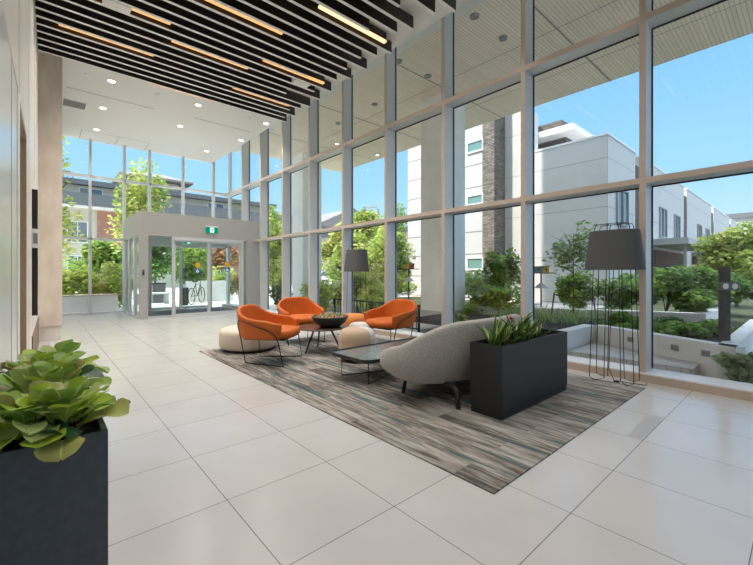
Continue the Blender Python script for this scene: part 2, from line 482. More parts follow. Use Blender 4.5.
M['timber'] = mat('weathered_timber', (0.06,0.055,0.05), 0.8, var=0.2, stretch=(8,8,1))
M['stake'] = mat('wood_stake', (0.20,0.16,0.12), 0.85)
M['lg_bright'] = leaf_mat('leaf_bright', (0.36,0.45,0.09))
M['lg_yellow'] = leaf_mat('leaf_yellow', (0.58,0.60,0.20))
M['lg_mid'] = leaf_mat('leaf_mid', (0.27,0.42,0.08))
M['lg_dark'] = leaf_mat('leaf_dark', (0.13,0.24,0.06))
M['lg_red'] = leaf_mat('leaf_red', (0.34,0.12,0.05))
M['lg_sage'] = leaf_mat('leaf_sage', (0.36,0.45,0.24))
M['lg_tan'] = leaf_mat('leaf_tan', (0.42,0.27,0.12))
M['fig_bright'] = leaf_mat('broad_leaf_bright', (0.40,0.55,0.06), 0.25, 0.15, 0.35)
M['fig_mid'] = leaf_mat('broad_leaf_mid', (0.27,0.43,0.08), 0.2, 0.15, 0.33)
M['fig_pale'] = leaf_mat('broad_leaf_pale', (0.46,0.54,0.19), 0.2, 0.12, 0.33)
M['fig_dark'] = leaf_mat('broad_leaf_dark', (0.035,0.10,0.045), 0.1, 0.2, 0.3)
M['fig_tan'] = leaf_mat('broad_leaf_tan', (0.42,0.43,0.13), 0.2, 0.3, 0.4)
M['fig_vein'] = leaf_mat('leaf_vein', (0.52,0.60,0.22), 0.2, 0.05, 0.4)
M['snake'] = leaf_mat('snake_leaf', (0.075,0.16,0.035), 0.08, 0.4, 0.35)
M['snake_edge'] = leaf_mat('snake_leaf_pale', (0.42,0.46,0.14), 0.1, 0.2, 0.35)
M['bloom'] = mat('orange_bloom', (0.50,0.10,0.025), 0.6)
M['car_white'] = mat('white_car_paint', (0.80,0.80,0.80), 0.2, spec=0.7)
M['rubber'] = mat('tyre_rubber', (0.02,0.02,0.02), 0.8)

# ================================================================== THE SETTING
ROOM_Y0, ROOM_Y1 = -7.0, 13.9
GX = 5.2                     # glass plane of the long window wall
ZC = 5.05                    # lobby ceiling
LX = lambda y: -0.175 + 0.0183*y

fl = MB().box(-0.6, 5.34, ROOM_Y0, 13.98, -0.3, 0.0).build('floor', M['tile'])
structure(fl)
# one narrow grey make-up tile in the floor, beside the rug
MB().box(3.19, 3.80, 0.774, 0.872, 0.0, 0.0010).build('trim_1', M['tile_grey'])['kind'] = 'structure'

ce = MB().box(-0.6, 4.58, ROOM_Y0, 13.9, ZC, 5.62).build('ceiling', M['white_ceiling']); structure(ce)
pl = MB().box(LX(0), 3.70, -6.5, 8.52, ZC-0.012, ZC).build('black_ceiling_field', M['plenum'], ce)
hh = MB()
for (a,b,c,d) in [(0.85,2.46,12.95,12.962),(0.85,2.46,13.83,13.842),(1.69,1.702,12.95,13.84),(0.85,0.862,12.95,13.84),(2.45,2.462,12.95,13.84)]:
    hh.box(a,b,c,d,ZC-0.002,ZC+0.01)
hh.build('access_hatch_joint', M['slot'], ce)
# lobby roof, then an unseen mass above, added to shade the courtyard
rf = MB().box(-0.6, 5.42, ROOM_Y0-.3, 13.98, 5.62, 6.15).build('roof', M['concrete']); structure(rf)
tw = MB().box(-12.0, 5.2, -18.0, 12.0, 6.15, 70.0).build('upper_shade_mass', M['concrete']); structure(tw)
structure(MB().box(-8.0, 5.42, 13.98, 16.3, 6.15, 6.45).build('overhang_sun_block', M['concrete']))  # unseen slab, added to keep direct sun off the lobby floor
cp = MB().box(5.42, 9.85, -14.0, 13.55, 5.6, 6.12).build('soffit', M['soffit']); structure(cp)
sj = MB()
for yy in (-3.0, 0.3, 3.0, 5.75, 8.5, 11.2):
    sj.box(5.42, 9.85, yy, yy+0.025, 5.596, 5.61)
for xx in (7.0, 8.6):
    sj.box(xx, xx+0.012, -14, 13.55, 5.597, 5.61)
sj.build('joint', M['slot'], cp)

# ---- left wall
def wy(y): return (LX(y), y)
def left_strip(y0, y1, z0, z1, off0=0.0, th=0.25):
    """a slab of the left wall: face at LX + off0"""
    vs = []
    for y in (y0, y1):
        for z in (z0, z1):
            vs.append((LX(y)+off0-th, y, z)); vs.append((LX(y)+off0, y, z))
    # indices: y0z0(0,1) y0z1(2,3) y1z0(4,5) y1z1(6,7)
    fs = [(0,1,3,2),(5,4,6,7),(1,5,7,3),(4,0,2,6),(2,3,7,6),(0,4,5,1)]
    return vs, fs
wl = MB()
wl.add(*left_strip(ROOM_Y0, 8.75, 2.44, ZC))
wl.add(*left_strip(3.56, 3.81, 0, 2.44))
wl.add(*left_strip(4.79, 8.75, 0, 2.44))
wl.add(*left_strip(ROOM_Y0, -1.5, 0, 2.44))
wlo = wl.build('wall_left', M['panel']); structure(wlo)
gr = MB()
for y in (1.2, 2.4, 3.68, 5.2, 6.9):
    gr.add(*left_strip(y, y+0.008, 2.44, ZC, 0.0015, 0.004))
gr.add(*left_strip(5.2, 5.208, 0, 2.44, 0.0015, 0.004))
gr.build('panel_joint', M['slot'], wlo)
dp = MB()
dp.add(*left_strip(-1.49, 3.545, 0.0, 2.432, -0.004, 0.06))
d1 = dp.build('door_1', M['panel_gloss']); structure(d1)
js = MB()
for y in (-0.3, 0.9, 2.08, 3.08):
    js.add(*left_strip(y, y+0.006, 0, 2.432, -0.0025, 0.004))
js.build('panel_joint', M['slot'], d1)
# recessed opening with tan reveals
op = MB()
op.add(*left_strip(3.81, 4.79, 0, 2.44, -0.30, 0.05))
op.add(*left_strip(4.74, 4.79, 0, 2.44, -0.002, 0.3))
op.add(*left_strip(3.81, 4.79, 2.40, 2.44, -0.002, 0.3))
structure(op.build('door_2', M['tan']))
# marble pier
mp_ = MB().box(-0.6, 0.305, 8.75, 13.9, 0.26, ZC).build('wall_marble', M['marble']); structure(mp_)
MB().box(-0.6, 0.29, 8.78, 13.9, 0.0, 0.26).build('plinth', M['panel'], mp_)
sk = MB()
sk.add(*left_strip(5.95, 8.75, 0.0, 0.44, 0.012, 0.02))
structure(sk.build('baseboard_left', M['brown']))
# back wall behind the camera
structure(MB().box(-0.6, 5.34, ROOM_Y0-0.25, ROOM_Y0, 0, 5.62).build('wall_back', M['white_wall']))

# ---- long window wall: one window per bay
MX0 = 4.93                        # room face of the mullions
BAY = 1.3735
wn = 0
def mullion_y(k): return 1.17 + BAY*k
def window_bay(k):
    global wn
    wn += 1
    y0 = mullion_y(k); y1 = mullion_y(k+1)
    if y1 > 13.5: y1 = 13.86
    t = thing('window_%d' % wn, None, None, (MX0, y0, 0), 0, None, 'structure')
    yy0, yy1 = 0.062, y1-y0
    m = MB().box(0, 0.004, 0, 0.062, 0.0, 5.6, 1).box(0.004, 0.27, 0, 0.062, 0.0, 5.6, 0)
    m.build('mullion', [M['alu'], M['alu_face']], t)
    MB().box(0.225,0.245,-0.012,0.074,0.11,5.6).build('gasket', M['gasket'], t)
    sl = MB().box(-0.046, 0.29, 0.0 if k > -5 else -0.3, yy1, 0.0, 0.082, 1).box(-0.046, 0.29, 0.0, yy1, 0.082, 0.096, 0)
    sl.build('sill', [M['sill_top'], M['sill_face']], t)
    for z0, z1 in ((2.155, 2.218), (3.925, 3.995)):
        MB().box(0.0, 0.004, yy0, yy1, z0, z1, 1).box(0.004, 0.27, yy0, yy1, z0, z1, 0).build('transom', [M['alu'], M['alu_face']], t)
        MB().box(0.225, 0.243, yy0, yy1, z0-0.014, z1+0.014).build('gasket', M['gasket'], t)
    for z0, z1 in ((0.096, 2.155), (2.218, 3.925), (3.995, 5.6)):
        MB().box(0.230, 0.238, yy0, yy1, z0, z1).build('glass_pane', M['glass'], t)
    return t
for k in range(-6, 9):
    window_bay(k)
# head above the panes, behind the ceiling edge
structure(MB().box(4.58, 5.42, ROOM_Y0, 13.9, 5.6, 5.62).build('trim_2', M['white_ceiling']))

# ---- far window wall
FY = 13.66
xs = [0.388, 1.10, 1.93, 2.60, 3.57, 4.55, 5.13]
for i in range(len(xs)-1):
    wn += 1
    x0, x1 = xs[i], xs[i+1]
    t = thing('window_%d' % wn, None, None, (x0, FY, 0), 0, None, 'structure')
    ww = x1-x0
    low = (x1 <= 1.94)
    z_from = 0.0 if low else 2.78
    hw = 0.03
    ztop_ = ZC if x1 < 4.5 else 5.6
    MB().box(ww-hw, ww+hw, 0, 0.2, z_from, ztop_).build('mullion', M['alu'], t)
    if low:
        MB().box(0, ww-hw, 0.0, 0.2, 0.0, 0.06).build('sill', M['alu'], t)
        MB().box(0, ww-hw, 0.0, 0.2, 2.15, 2.215).build('transom', M['alu'], t)
        MB().box(0, ww-hw, 0.14, 0.148, 0.06, 2.15).build('glass_pane', M['glass'], t)
        MB().box(0, ww-hw, 0.14, 0.148, 2.215, 3.95).build('glass_pane', M['glass'], t)
    else:
        MB().box(0, ww-hw, 0.14, 0.148, 2.78, 3.95).build('glass_pane', M['glass'], t)
    MB().box(0, ww-hw, 0.0, 0.2, 3.95, 4.01).build('transom', M['alu'], t)
    MB().box(0, ww-hw, 0.14, 0.148, 4.01, ztop_).build('glass_pane', M['glass'], t)

# ---- entrance vestibule
VX0, VY0 = 1.91, 11.27
v = thing('wall_vestibule', None, None, (VX0, VY0, 0), 0, None, 'structure')
MB().box(0, 5.2-VX0-0.03, 0, 0.10, 2.165, 2.78).box(0, 0.1, 0.10, 2.36, 2.165, 2.78).build('header', M['header'], v)
MB().box(0.1, 3.0, 0.10, 2.36, 2.66, 2.70).build('lid', M['white_ceiling'], v)
MB().box(0.1, 3.0, 0.10, 2.36, 2.42, 2.46).build('vestibule_ceiling', M['white_ceiling'], v)
MB().box(0, 0.19, 0, 0.10, 0, 2.165).build('post', M['header'], v)
MB().box(0, 0.07, 0.72, 0.84, 0, 2.165).build('post', M['alu'], v)
MB().box(0, 0.07, 1.55, 1.67, 0, 2.165).build('post', M['alu'], v)
MB().box(0, 0.07, 2.28, 2.38, 0, 2.165).build('post', M['alu'], v)
MB().box(2.80, 3.26, 0.0, 0.32, 0, 2.165).build('pier', M['header'], v)
for (a,b) in ((0.10,0.72),(0.84,1.55),(1.67,2.28)):
    MB().box(0.03, 0.038, a, b, 0.05, 2.165).build('glass_pane', M['glass_door'], v)
    MB().box(0, 0.07, a, b, 0, 0.05).build('bottom_rail', M['alu'], v)
# front fixed side light between the wide post and the first door jamb
MB().box(0.19, 0.76, 0.04, 0.048, 0.06, 2.165).build('glass_pane', M['glass_door'], v)
MB().box(0.19, 0.76, 0.02, 0.07, 0, 0.06).build('bottom_rail', M['alu'], v)
MB().box(0.76, 0.80, 0.0, 0.08, 0, 2.165).build('post', M['alu'], v)
MB().box(2.62, 2.70, 0.0, 0.10, 0, 2.165).build('post', M['alu'], v)
MB().box(0.80, 2.62, -0.03, 0.10, 2.075, 2.165).build('door_track', M['alu'], v)
MB().box(2.70, 2.80, 0.04, 0.048, 0.0, 2.165).build('glass_pane', M['glass_door'], v)
MB().box(0.80, 2.62, 0.0, 0.10, 0.0, 0.012).build('threshold', M['alu'], v)
dn = 2
def slide_door(x0, x1, y, sticker=None):
    global dn
    dn += 1
    t = thing('door_%d' % dn, None, None, (x0, y, 0), 0, None, 'structure')
    wd = x1-x0
    f = MB().box(0,0.036,0,0.045,0.014,2.075).box(wd-0.036,wd,0,0.045,0.014,2.075).box(0.036,wd-0.036,0,0.045,0.014,0.085).box(0.036,wd-0.036,0,0.045,2.04,2.075)
    f.build('frame', M['alu'], t)
    MB().box(0.036, wd-0.036, 0.018, 0.026, 0.085, 2.04).build('glass_pane', M['glass_door'], t)
    return t
slide_door(2.715, 3.62, VY0+0.025)
slide_door(3.625, 4.525, VY0+0.025)
# outer door line on the street face
slide_door(2.62, 3.50, FY+0.07)
slide_door(3.52, 4.40, FY+0.07)
o2 = MB()
o2.box(1.97, 5.1, FY, FY+0.2, 2.08, 2.78).box(1.97,2.03,FY,FY+.2,0,2.08).box(2.55,2.61,FY,FY+.2,0,2.08).box(4.42,4.48,FY,FY+.2,0,2.08).box(5.03,5.1,FY,FY+.2,0,2.08)
o2 = o2.build('wall_entrance', M['alu']); structure(o2)
g2 = MB().box(2.03,2.55,FY+.1,FY+.108,0.02,2.08).box(4.48,5.03,FY+.1,FY+.108,0.02,2.08).build('glass_pane', M['glass_door'], o2)
matt = MB().box(2.3, 4.7, VY0+0.25, FY-0.15, 0.0, 0.012).build('entrance_mat', M['mat'])
tag(matt, 'dark grey entrance mat on the floor between the two pairs of glass doors', 'mat')

# ---- outside ground
structure(MB().box(5.34, 80, -30, 100, -0.35, -0.04).box(-60, 5.34, 13.98, 100, -0.35, -0.04).build('ground', M['ground']))
tag(MB().box(5.5,6.6,0.86,2.2,-0.04,0.10).build('terrace', M['paver']), 'low terrace step of narrow grey pavers outside the tall windows', 'step', kind='structure')

# ================================================================== CEILING
ends = [4.51,4.36,4.49,4.25,4.40,4.51,3.82,4.48,4.22,4.47,3.82,4.30,4.48,4.22,4.50,4.20,4.36,4.49,3.82,4.19,4.32,3.82,4.30,4.49,4.20,4.42,3.9,4.5,4.3]
proto = {}
for i in range(52):
    y = 8.40 - 0.222*i
    if y < -5.5: break
    x1 = ends[i % len(ends)]
    x0 = LX(y) + 0.004
    if x1 not in proto:
        t = thing('ceiling_baffle', 'long dark ceiling baffle with pale bottom edge, one of a parallel row', 'ceiling baffle', (x0, y, ZC), 0, 'dark ceiling baffles')
        MB().box(0, x1, -0.02, 0.02, -0.196, -0.0125).build('panel', M['baffle'], t)
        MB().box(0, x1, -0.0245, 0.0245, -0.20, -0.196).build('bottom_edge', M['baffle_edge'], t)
        proto[x1] = t
    else:
        copy_tree(proto[x1], (x0, y, ZC))

def led_bar(x, y, label, hot=False, lit=False):
    t = thing('led_light_bar', label, 'ceiling light', (x, y, ZC), 0, 'warm light bars among the baffles')
    MB().box(0, 1.26, -0.026, 0.026, -0.135, -0.0125).build('housing', M['baffle'], t)
    MB().box(0.005, 1.255, -0.03, 0.03, -0.165, -0.135).build('diffuser', M['led_hot'] if hot else M['led'], t)
    for dx in (0.3, 0.96):
        ld = bpy.data.lights.new('led_glow', 'SPOT'); ld.spot_size = R(125); ld.spot_blend = 1.0; ld.shadow_soft_size = 0.03
        ld.energy = LED_WATTS*(0.62 if lit else 1.45); ld.color = (1.0, 0.94, 0.87)
        lo = bpy.data.objects.new('led_glow', ld); COL.objects.link(lo)
        lo.parent = t; lo.location = (dx, 0, -0.205)
    return t
Yb = lambda y: 8.40 - 0.222*round((8.40-y)/0.222) - 0.111
bars = [(0.21,7.58,'warm light bar nearest the left wall, far end of the baffles'),
        (0.21,6.30,'warm light bar at left, beside the white ceiling box'),
        (1.60,8.42,'warm light bar along the last baffle, middle of the row'),
        (1.58,6.94,'middle warm light bar, second from the far end of baffles'),
        (1.57,5.46,'middle warm light bar, third from the far end of baffles'),
        (2.90,7.80,'warm light bar toward the windows, farthest of its column'),
        (2.92,6.40,'warm light bar toward the windows, beside the small white ceiling box'),
        (2.92,4.72,'brightest warm light bar, toward the windows and nearest in view'),
        (2.90,3.35,'warm light bar cut off by the top edge of the picture')]
for x,y,lb in bars:
    led_bar(x, Yb(y) if y < 8.4 else 8.50, lb, hot=(y in (4.72,3.35)))
for x,y in [(0.21,4.98),(1.57,4.0),(0.21,3.6),(1.57,2.4),(2.9,1.9),(0.21,1.9),(1.57,0.7),(2.9,0.2),(0.21,-0.4),(1.57,-1.2),(2.9,-2.0),(1.57,-3.4)]:
    led_bar(x, Yb(y), 'warm light bar set between dark baffles above the lobby floor', lit=True)

def ceil_box(x, y, lb):
    o = MB().box(-0.16,0.16,-0.088,0.088,-0.212,-0.013, bev=0.006).build('ceiling_sensor_box', M['white_plastic'])
    o.location = (x, y, ZC)
    tag(o, lb, 'ceiling box')
ceil_box(0.80, Yb(6.51), 'white box between baffles at left, beside a warm light bar')
ceil_box(3.80, Yb(6.55), 'white box between baffles near the windows')

dl = [(1.09,9.295),(2.735,9.295),(1.117,10.94),(2.77,10.93),(1.154,12.69),(4.39,10.92),(3.962,12.6),(4.39,9.28)]
dlab = ['left recessed downlight in the row closest to the baffles','middle recessed downlight in the row closest to the baffles','left recessed downlight in the second row, beside the grey vent','middle recessed downlight in the second row','left recessed downlight above the far windows','recessed downlight of second row, at window edge of white ceiling','recessed downlight by the far corner of the white ceiling','recessed downlight at window edge, in the row closest to the baffles']
for (x,y),lb in zip(dl, dlab):
    t = thing('downlight', lb, 'downlight', (x,y,ZC), 0, 'round downlights in the white ceiling')
    MB().lathe([(0.085,-0.006),(0.085,0.0)], 24).build('trim_ring', M['white_plastic'], t)
    MB().lathe([(0.062,-0.009),(0.062,-0.0055)], 24).build('lens', M['down'], t)
    ld = bpy.data.lights.new('spot', 'SPOT'); ld.energy = DOWN_WATTS*3; ld.spot_size = R(130); ld.spot_blend = 0.8; ld.shadow_soft_size = 0.08; ld.color = (1.0,0.97,0.93)
    lo = bpy.data.objects.new('spot', ld); COL.objects.link(lo); lo.parent = t; lo.location = (0,0,-0.03)
tv = thing('air_vent', 'dark grey rectangular air vent in the white ceiling beside the marble pier', 'vent', (0.60,11.1,ZC))
MB().box(-0.22,0.22,-0.22,0.22,-0.012,0).build('frame', M['white_plastic'], tv)
vm = MB()
for i in range(12):
    vm.box(-0.2,0.2,-0.2+i*0.0345,-0.2+i*0.0345+0.02,-0.016,-0.011)
vm.build('louvre', M['vent'], tv)
MB().box(-0.2,0.2,-0.2,0.22,-0.0125,-0.0118).build('backing', M['slot'], tv)
for (x0,x1,y,lb) in [(0.40,2.04,10.2,'thin slot diffuser line in the white ceiling, left one'),(2.87,4.31,10.12,'thin slot diffuser line in the white ceiling, right one')]:
    t = thing('slot_diffuser', lb, 'slot diffuser', (x0,y,ZC))
    MB().box(0,x1-x0,-0.028,0.028,-0.004,0).build('frame', M['white_plastic'], t)
    MB().box(0.01,x1-x0-0.01,-0.010,0.010,-0.0055,-0.0035).build('slot', M['slot'], t)
for (x,y,lb) in [(0.68,9.295,'tiny white ceiling sprinkler beside the left downlight'),(1.92,9.3,'small white ceiling detector between two downlights'),(0.72,12.66,'tiny white ceiling sprinkler above the far left windows'),(3.92,9.23,'tiny white sprinkler by the window edge of the ceiling')]:
    o = MB().lathe([(0.03,-0.022),(0.042,-0.012),(0.045,0)], 16).build('ceiling_detector', M['white_plastic']); o.location = (x,y,ZC)
    tag(o, lb, 'detector')
# canopy soffit lights
for i,(x,y) in enumerate([(6.567,7.5),(6.514,5.64),(5.6,3.8),(5.6,5.65),(6.58,9.16),(7.56,10.58),(9.4,10.6),(6.53,3.8)]):
    t = thing('soffit_downlight', 'small dark round downlight recessed in the outdoor canopy soffit', 'soffit light', (x,y,5.6), 0, 'soffit downlights under the canopy')
    MB().lathe([(0.075,-0.03),(0.08,0.0)], 18).build('ring', M['frame_grey'], t)
    MB().lathe([(0.058,-0.032),(0.058,-0.0295)], 18).build('lens', M['down'] if i in (5,6) else M['slot'], t)

# ================================================================== WALL THINGS
t = thing('wall_directory', 'tall narrow black panel on the left wall beside the marble pier', 'wall panel', (LX(6.0), 6.0, 0))
MB().box(0.0,0.052,0,0.45,0.68,1.50, bev=0.004).build('lower_panel', M['black'], t)
MB().box(0.0,0.052,0,0.45,1.66,2.16, bev=0.004).build('upper_panel', M['black'], t)
MB().box(0.0,0.030,0.02,0.43,1.50,1.66).build('spacer', M['white_plastic'], t)
t = thing('wall_intercom', 'white intercom box fixed midway on the tall black wall panel', 'intercom', (LX(5.97), 5.97, 1.5))
MB().box(0.0,0.062,-0.04,0.03,-0.03,0.19, bev=0.006).build('case', M['white_plastic'], t)
MB().box(0.012,0.050,-0.044,-0.0395,0.02,0.14).build('screen', M['vent'], t)
t = thing('card_reader', 'small black card reader on the grey post of the entrance', 'card reader', (VX0+0.085, VY0, 1.20))
MB().box(-0.022,0.022,-0.022,0.0,-0.07,0.07, bev=0.006).build('case', M['black'], t)
MB().box(-0.012,0.012,-0.024,-0.0215,0.012,0.04).build('keypad', M['vent'], t)

def exit_sign(name, lb, x, y, z, wd, hg, dep):
    t = thing(name, lb, 'exit sign', (x,y,z))
    MB().box(-wd/2,wd/2,-dep,0,0,hg, bev=0.006).build('case', M['exit'], t)
    MB().box(-wd/2-.012,wd/2+.012,-dep-.008,0,hg,hg+0.035, bev=0.006).build('top_cap', M['white_plastic'], t)
    g = MB()
    s_ = hg
    fy = -dep-0.003
    # white pictogram panel with a green running figure and doorway
    MB().box(-0.20*s_*1.7,0.20*s_*1.7,fy,-dep+0.001,0.06*hg,0.94*hg).build('pictogram_panel', M['exit_white'], t)
    def stroke(pts, r):
        g.tube([(p[0]*s_, fy-0.001, p[1]*s_) for p in pts], r*s_, 6)
    g.lathe([(0.001,-.004),(0.07*s_,-.002),(0.07*s_,.002),(0.001,.004)],12, M=Matrix.Translation((0.02*s_,fy-0.001,0.78*s_)) @ Matrix.Rotation(R(90),4,'X'))
    stroke([(0.0,0.68),(-0.05,0.42)],0.055)
    stroke([(-0.05,0.42),(0.08,0.30),(0.04,0.12)],0.04)
    stroke([(-0.05,0.42),(-0.10,0.26),(-0.24,0.22)],0.04)
    stroke([(0.0,0.66),(0.12,0.54),(0.20,0.60)],0.03)
    stroke([(0.0,0.66),(-0.14,0.62),(-0.18,0.48)],0.03)
    g.box(0.24*s_,0.29*s_,fy-0.002,fy,0.10*s_,0.90*s_)
    g.build('running_figure', M['exit'], t)
    return t
exit_sign('exit_sign', 'green running-figure exit sign on the grey header above the inner doors', 3.68, VY0, 2.325, 0.32, 0.165, 0.05)
exit_sign('exit_sign', 'smaller green exit sign over the outer doors, seen through the glass', 3.72, FY, 2.16, 0.30, 0.13, 0.04)

def sticker(x, y, z0, z1, lb):
    t = thing('door_sticker', lb, 'sticker', (x, y, z0))
    r = 0.075
    Mx = Matrix.Rotation(R(90),4,'X')
    MB().lathe([(r,-0.001),(r,0.001)],28,M=Matrix.Translation((0,0,z1-z0))@Mx).build('yellow_disc', M['yellow'], t)
    MB().lathe([(r,-0.001),(r,0.001)],28,M=Mx).build('blue_disc', M['blue'], t)
    g = MB()
    fy = -0.003
    g.tube([(-0.01,fy,0.035),(-0.008,fy,-0.005),(0.022,fy,-0.006),(0.034,fy,-0.034)],0.006,6)
    g.tube([(-0.012+0.026*cos(a), fy, -0.018+0.026*sin(a)) for a in [R(q) for q in range(100,371,30)]],0.005,6)
    g.lathe([(0.001,-.002),(0.009,0),(0.001,.002)],10,M=Matrix.Translation((-0.01,fy,0.05))@Mx)
    g.build('wheelchair_symbol', M['exit_white'], t)
sticker(3.32, VY0+0.040, 1.25, 1.41, 'yellow and blue round stickers on the left sliding door glass')
sticker(4.14, VY0+0.040, 1.29, 1.45, 'yellow and blue round stickers on the right sliding door glass')

# ================================================================== RUG AND FURNITURE
rug = MB().box(1.804, 4.63, 1.104, 6.07, 0.0, 0.008).build('rug', M['rug'])
tag(rug, 'large grey brown rug with streaked teal plank pattern under the lounge seats', 'rug')
RZ = 0.008

def smooth(t): t = max(0, min(1, t)); return t*t*(3-2*t)

def tub_shell(a, b, th0, z0, zb, za, kb, thick, name, m, parent, nse=2.7, cy=0.0, lean=1.0, nth=40, nz=10, roll=0.03, fz=0.0, bulge=0.06, pw=1.0, za_bot=None, q0=0.0):
    """U-shaped upholstered shell open to -Y. a,b = half sizes at rim, z0 bottom, zb rim at the back, za rim at the arm fronts,
    kb = size factor of the bottom ring, thick = wall thickness."""
    def plan(th, k):
        c, s = cos(th), sin(th)
        x = a*k*math.copysign(abs(c)**(2/nse), c); y = b*k*math.copysign(abs(s)**(2/nse), s)
        return x, y
    vs = []; fs = []
    rows = []
    for i in range(nth+1):
        u = i/nth
        th = -th0 + (pi + 2*th0)*u
        q = abs(u-0.5)*2
        zt = zb + (za-zb)*smooth((q-q0)/(1-q0))**pw
        # profile: outer wall from bottom to rim, over the rim, inner wall down
        prof = []
        zb0 = z0 + (0 if za_bot is None else (za_bot-z0)*smooth((q-0.3)/0.7))
        for j in range(nz+1):
            t = j/nz
            k = kb + (1-kb)*(t**0.75) + bulge*sin(pi*t)*(1-kb)
            z = zb0 + (zt-roll-zb0)*t
            prof.append((k, 0.0, z))
        for j in range(1, 6):
            an = pi*j/6
            prof.append((1.0, thick*(1-cos(an))/2, zt-roll+roll*sin(an)))
        for j in range(nz, -1, -1):
            t = j/nz
            k = kb + (1-kb)*(t**0.75) + bulge*sin(pi*t)*(1-kb)
            z = zb0 + (zt-roll-zb0)*t
            prof.append((k, thick, z))
        row = []
        for (k, ins, z) in prof:
            x, y = plan(th, k)
            # inset towards the inside along the plan normal
            x2, y2 = plan(th+0.01, k); x1, y1 = plan(th-0.01, k)
            tx, ty = x2-x1, y2-y1
            ln = sqrt(tx*tx+ty*ty)+1e-9
            nx, ny = -ty/ln, tx/ln
            row.append((x+nx*ins, y+ny*ins+cy, z))
        rows.append(row)
    n = len(rows[0])
    for r_ in rows: vs += r_
    for i in range(nth):
        for j in range(n-1):
            fs.append((i*n+j, (i+1)*n+j, (i+1)*n+j+1, i*n+j+1))
        fs.append((i*n+n-1, (i+1)*n+n-1, (i+1)*n, i*n))
    fs.append(tuple(range(n)))
    fs.append(tuple(nth*n + j for j in range(n-1, -1, -1)))
    o = MB().add(vs, fs).build(name, m, parent, smooth=True)
    bm = bmesh.new(); bm.from_mesh(o.data)
    bmesh.ops.recalc_face_normals(bm, faces=bm.faces[:])
    bm.to_mesh(o.data); bm.free()
    md = o.modifiers.new('es', 'EDGE_SPLIT'); md.split_angle = R(60)
    return o

def pad(a, b, z0, z1, nse, name, m, parent, cx=0, cy=0, n=56, r=0.04, dome=0.02, front=None):
    """rounded superellipse cushion"""
    vs=[]; fs=[]
    prof = [(1-r*1.2/min(a,b), z0)]
    for j in range(7):
        an = -pi/2 + pi*j/6
        prof.append((1 - (r/min(a,b))*(1-cos(an)), (z0+z1)/2 + (z1-z0)/2*sin(an)))
    for k in (0.8,0.6,0.35,0.1):
        prof.append((k*(1-r/min(a,b)), z1+dome*(1-k*k)))
    for (k,z) in prof:
        for j in range(n):
            th = 2*pi*j/n
            c,s = cos(th), sin(th)
            vs.append((cx+a*k*math.copysign(abs(c)**(2/nse),c), cy+b*k*math.copysign(abs(s)**(2/nse),s), z))
    for i in range(len(prof)-1):
        for j in range(n):
            j2=(j+1)%n
            fs.append((i*n+j,i*n+j2,(i+1)*n+j2,(i+1)*n+j))
    fs.append(tuple(range(n-1,-1,-1))); fs.append(tuple((len(prof)-1)*n+j for j in range(n)))
    return MB().add(vs,fs).build(name, m, parent, smooth=True)

def face(fx, fy): return atan2(fx, -fy)

# ---- orange armchairs (front = -Y)
def make_chair(loc, rz, label):
    t = thing('orange_armchair', label, 'armchair', loc, rz, 'orange tub armchairs round the low table')
    tub_shell(0.37, 0.36, R(47), 0.335, 0.745, 0.535, 0.86, 0.05, 'shell', M['orange'], t, nse=3.6, cy=0.03, roll=0.025, pw=0.85, bulge=0.1)
    pad(0.30, 0.325, 0.335, 0.445, 3.2, 'seat', M['orange'], t, cy=-0.03, r=0.045, dome=0.022)
    MB().box(-0.25,0.25,-0.28,0.27,0.315,0.337, bev=0.008).build('underframe', M['steel_black'], t)
    for s in (-1, 1):
        rear_f = Vector((s*0.20, 0.27, 0.008)); front_f = Vector((s*0.31, -0.30, 0.008))
        pts = [rear_f, Vector((s*0.235,0.318,0.335)), Vector((s*0.285,0.330,0.50)), Vector((s*0.322,0.303,0.572)),
               Vector((s*0.362,0.215,0.562)), Vector((s*0.383,0.04,0.505)), Vector((s*0.364,-0.12,0.450)), Vector((s*0.350,-0.20,0.395)),
               Vector((s*0.340,-0.235,0.335)), front_f]
        MB().tube(pts, 0.0075, 8, closed=True).build('leg_frame', M['steel_black'], t, smooth=True)
    return t
ch = make_chair((2.33,4.75,RZ), face(0.62,-0.78), 'orange armchair nearest the camera, in front of the big cream pouf')
copy_tree(ch, (3.38,5.78,RZ), face(-0.22,-0.97), 'orange armchair facing the camera, behind the round table')
copy_tree(ch, (4.17,4.42,RZ), face(-0.97,-0.10), 'orange armchair by the windows, turned towards the round table')

# ---- grey sofa, back to the black planter (front = +Y), so turned round
def make_sofa():
    t = thing('sofa', 'grey curved loveseat sofa with its back to the black planter', 'sofa', (3.30,2.42,RZ), pi)
    tub_shell(0.96, 0.44, R(40), 0.180, 0.735, 0.43, 0.80, 0.085, 'shell', M['sofa'], t, nse=2.6, cy=-0.02, roll=0.04, pw=0.9, bulge=0.35, nth=64, nz=14, za_bot=0.17, q0=0.16)
    pad(0.77, 0.40, 0.18, 0.40, 3.0, 'seat_cushion', M['sofa_in'], t, cy=-0.05, r=0.06, dome=0.02, n=72)
    for s in (-1, 1):
        m = MB()
        # flat splayed beam and two angled legs
        m.tube([(s*0.40,0.0,0.185),(s*0.52,0.10,0.18),(s*0.585,0.36,0.175),(s*0.60,0.415,0.15),(s*0.605,0.43,0.0)], 0.022, 8)
        m.build('rear_leg', M['black_wood'], t, smooth=True)
        m = MB().tube([(s*0.40,0.0,0.185),(s*0.55,-0.12,0.18),(s*0.62,-0.18,0.16),(s*0.64,-0.20,0.0)], 0.02, 8)
        m.build('front_leg', M['black_wood'], t, smooth=True)
    MB().box(-0.5,0.5,-0.05,0.05,0.165,0.20, bev=0.006).build('base_beam', M['black_wood'], t)
make_sofa()

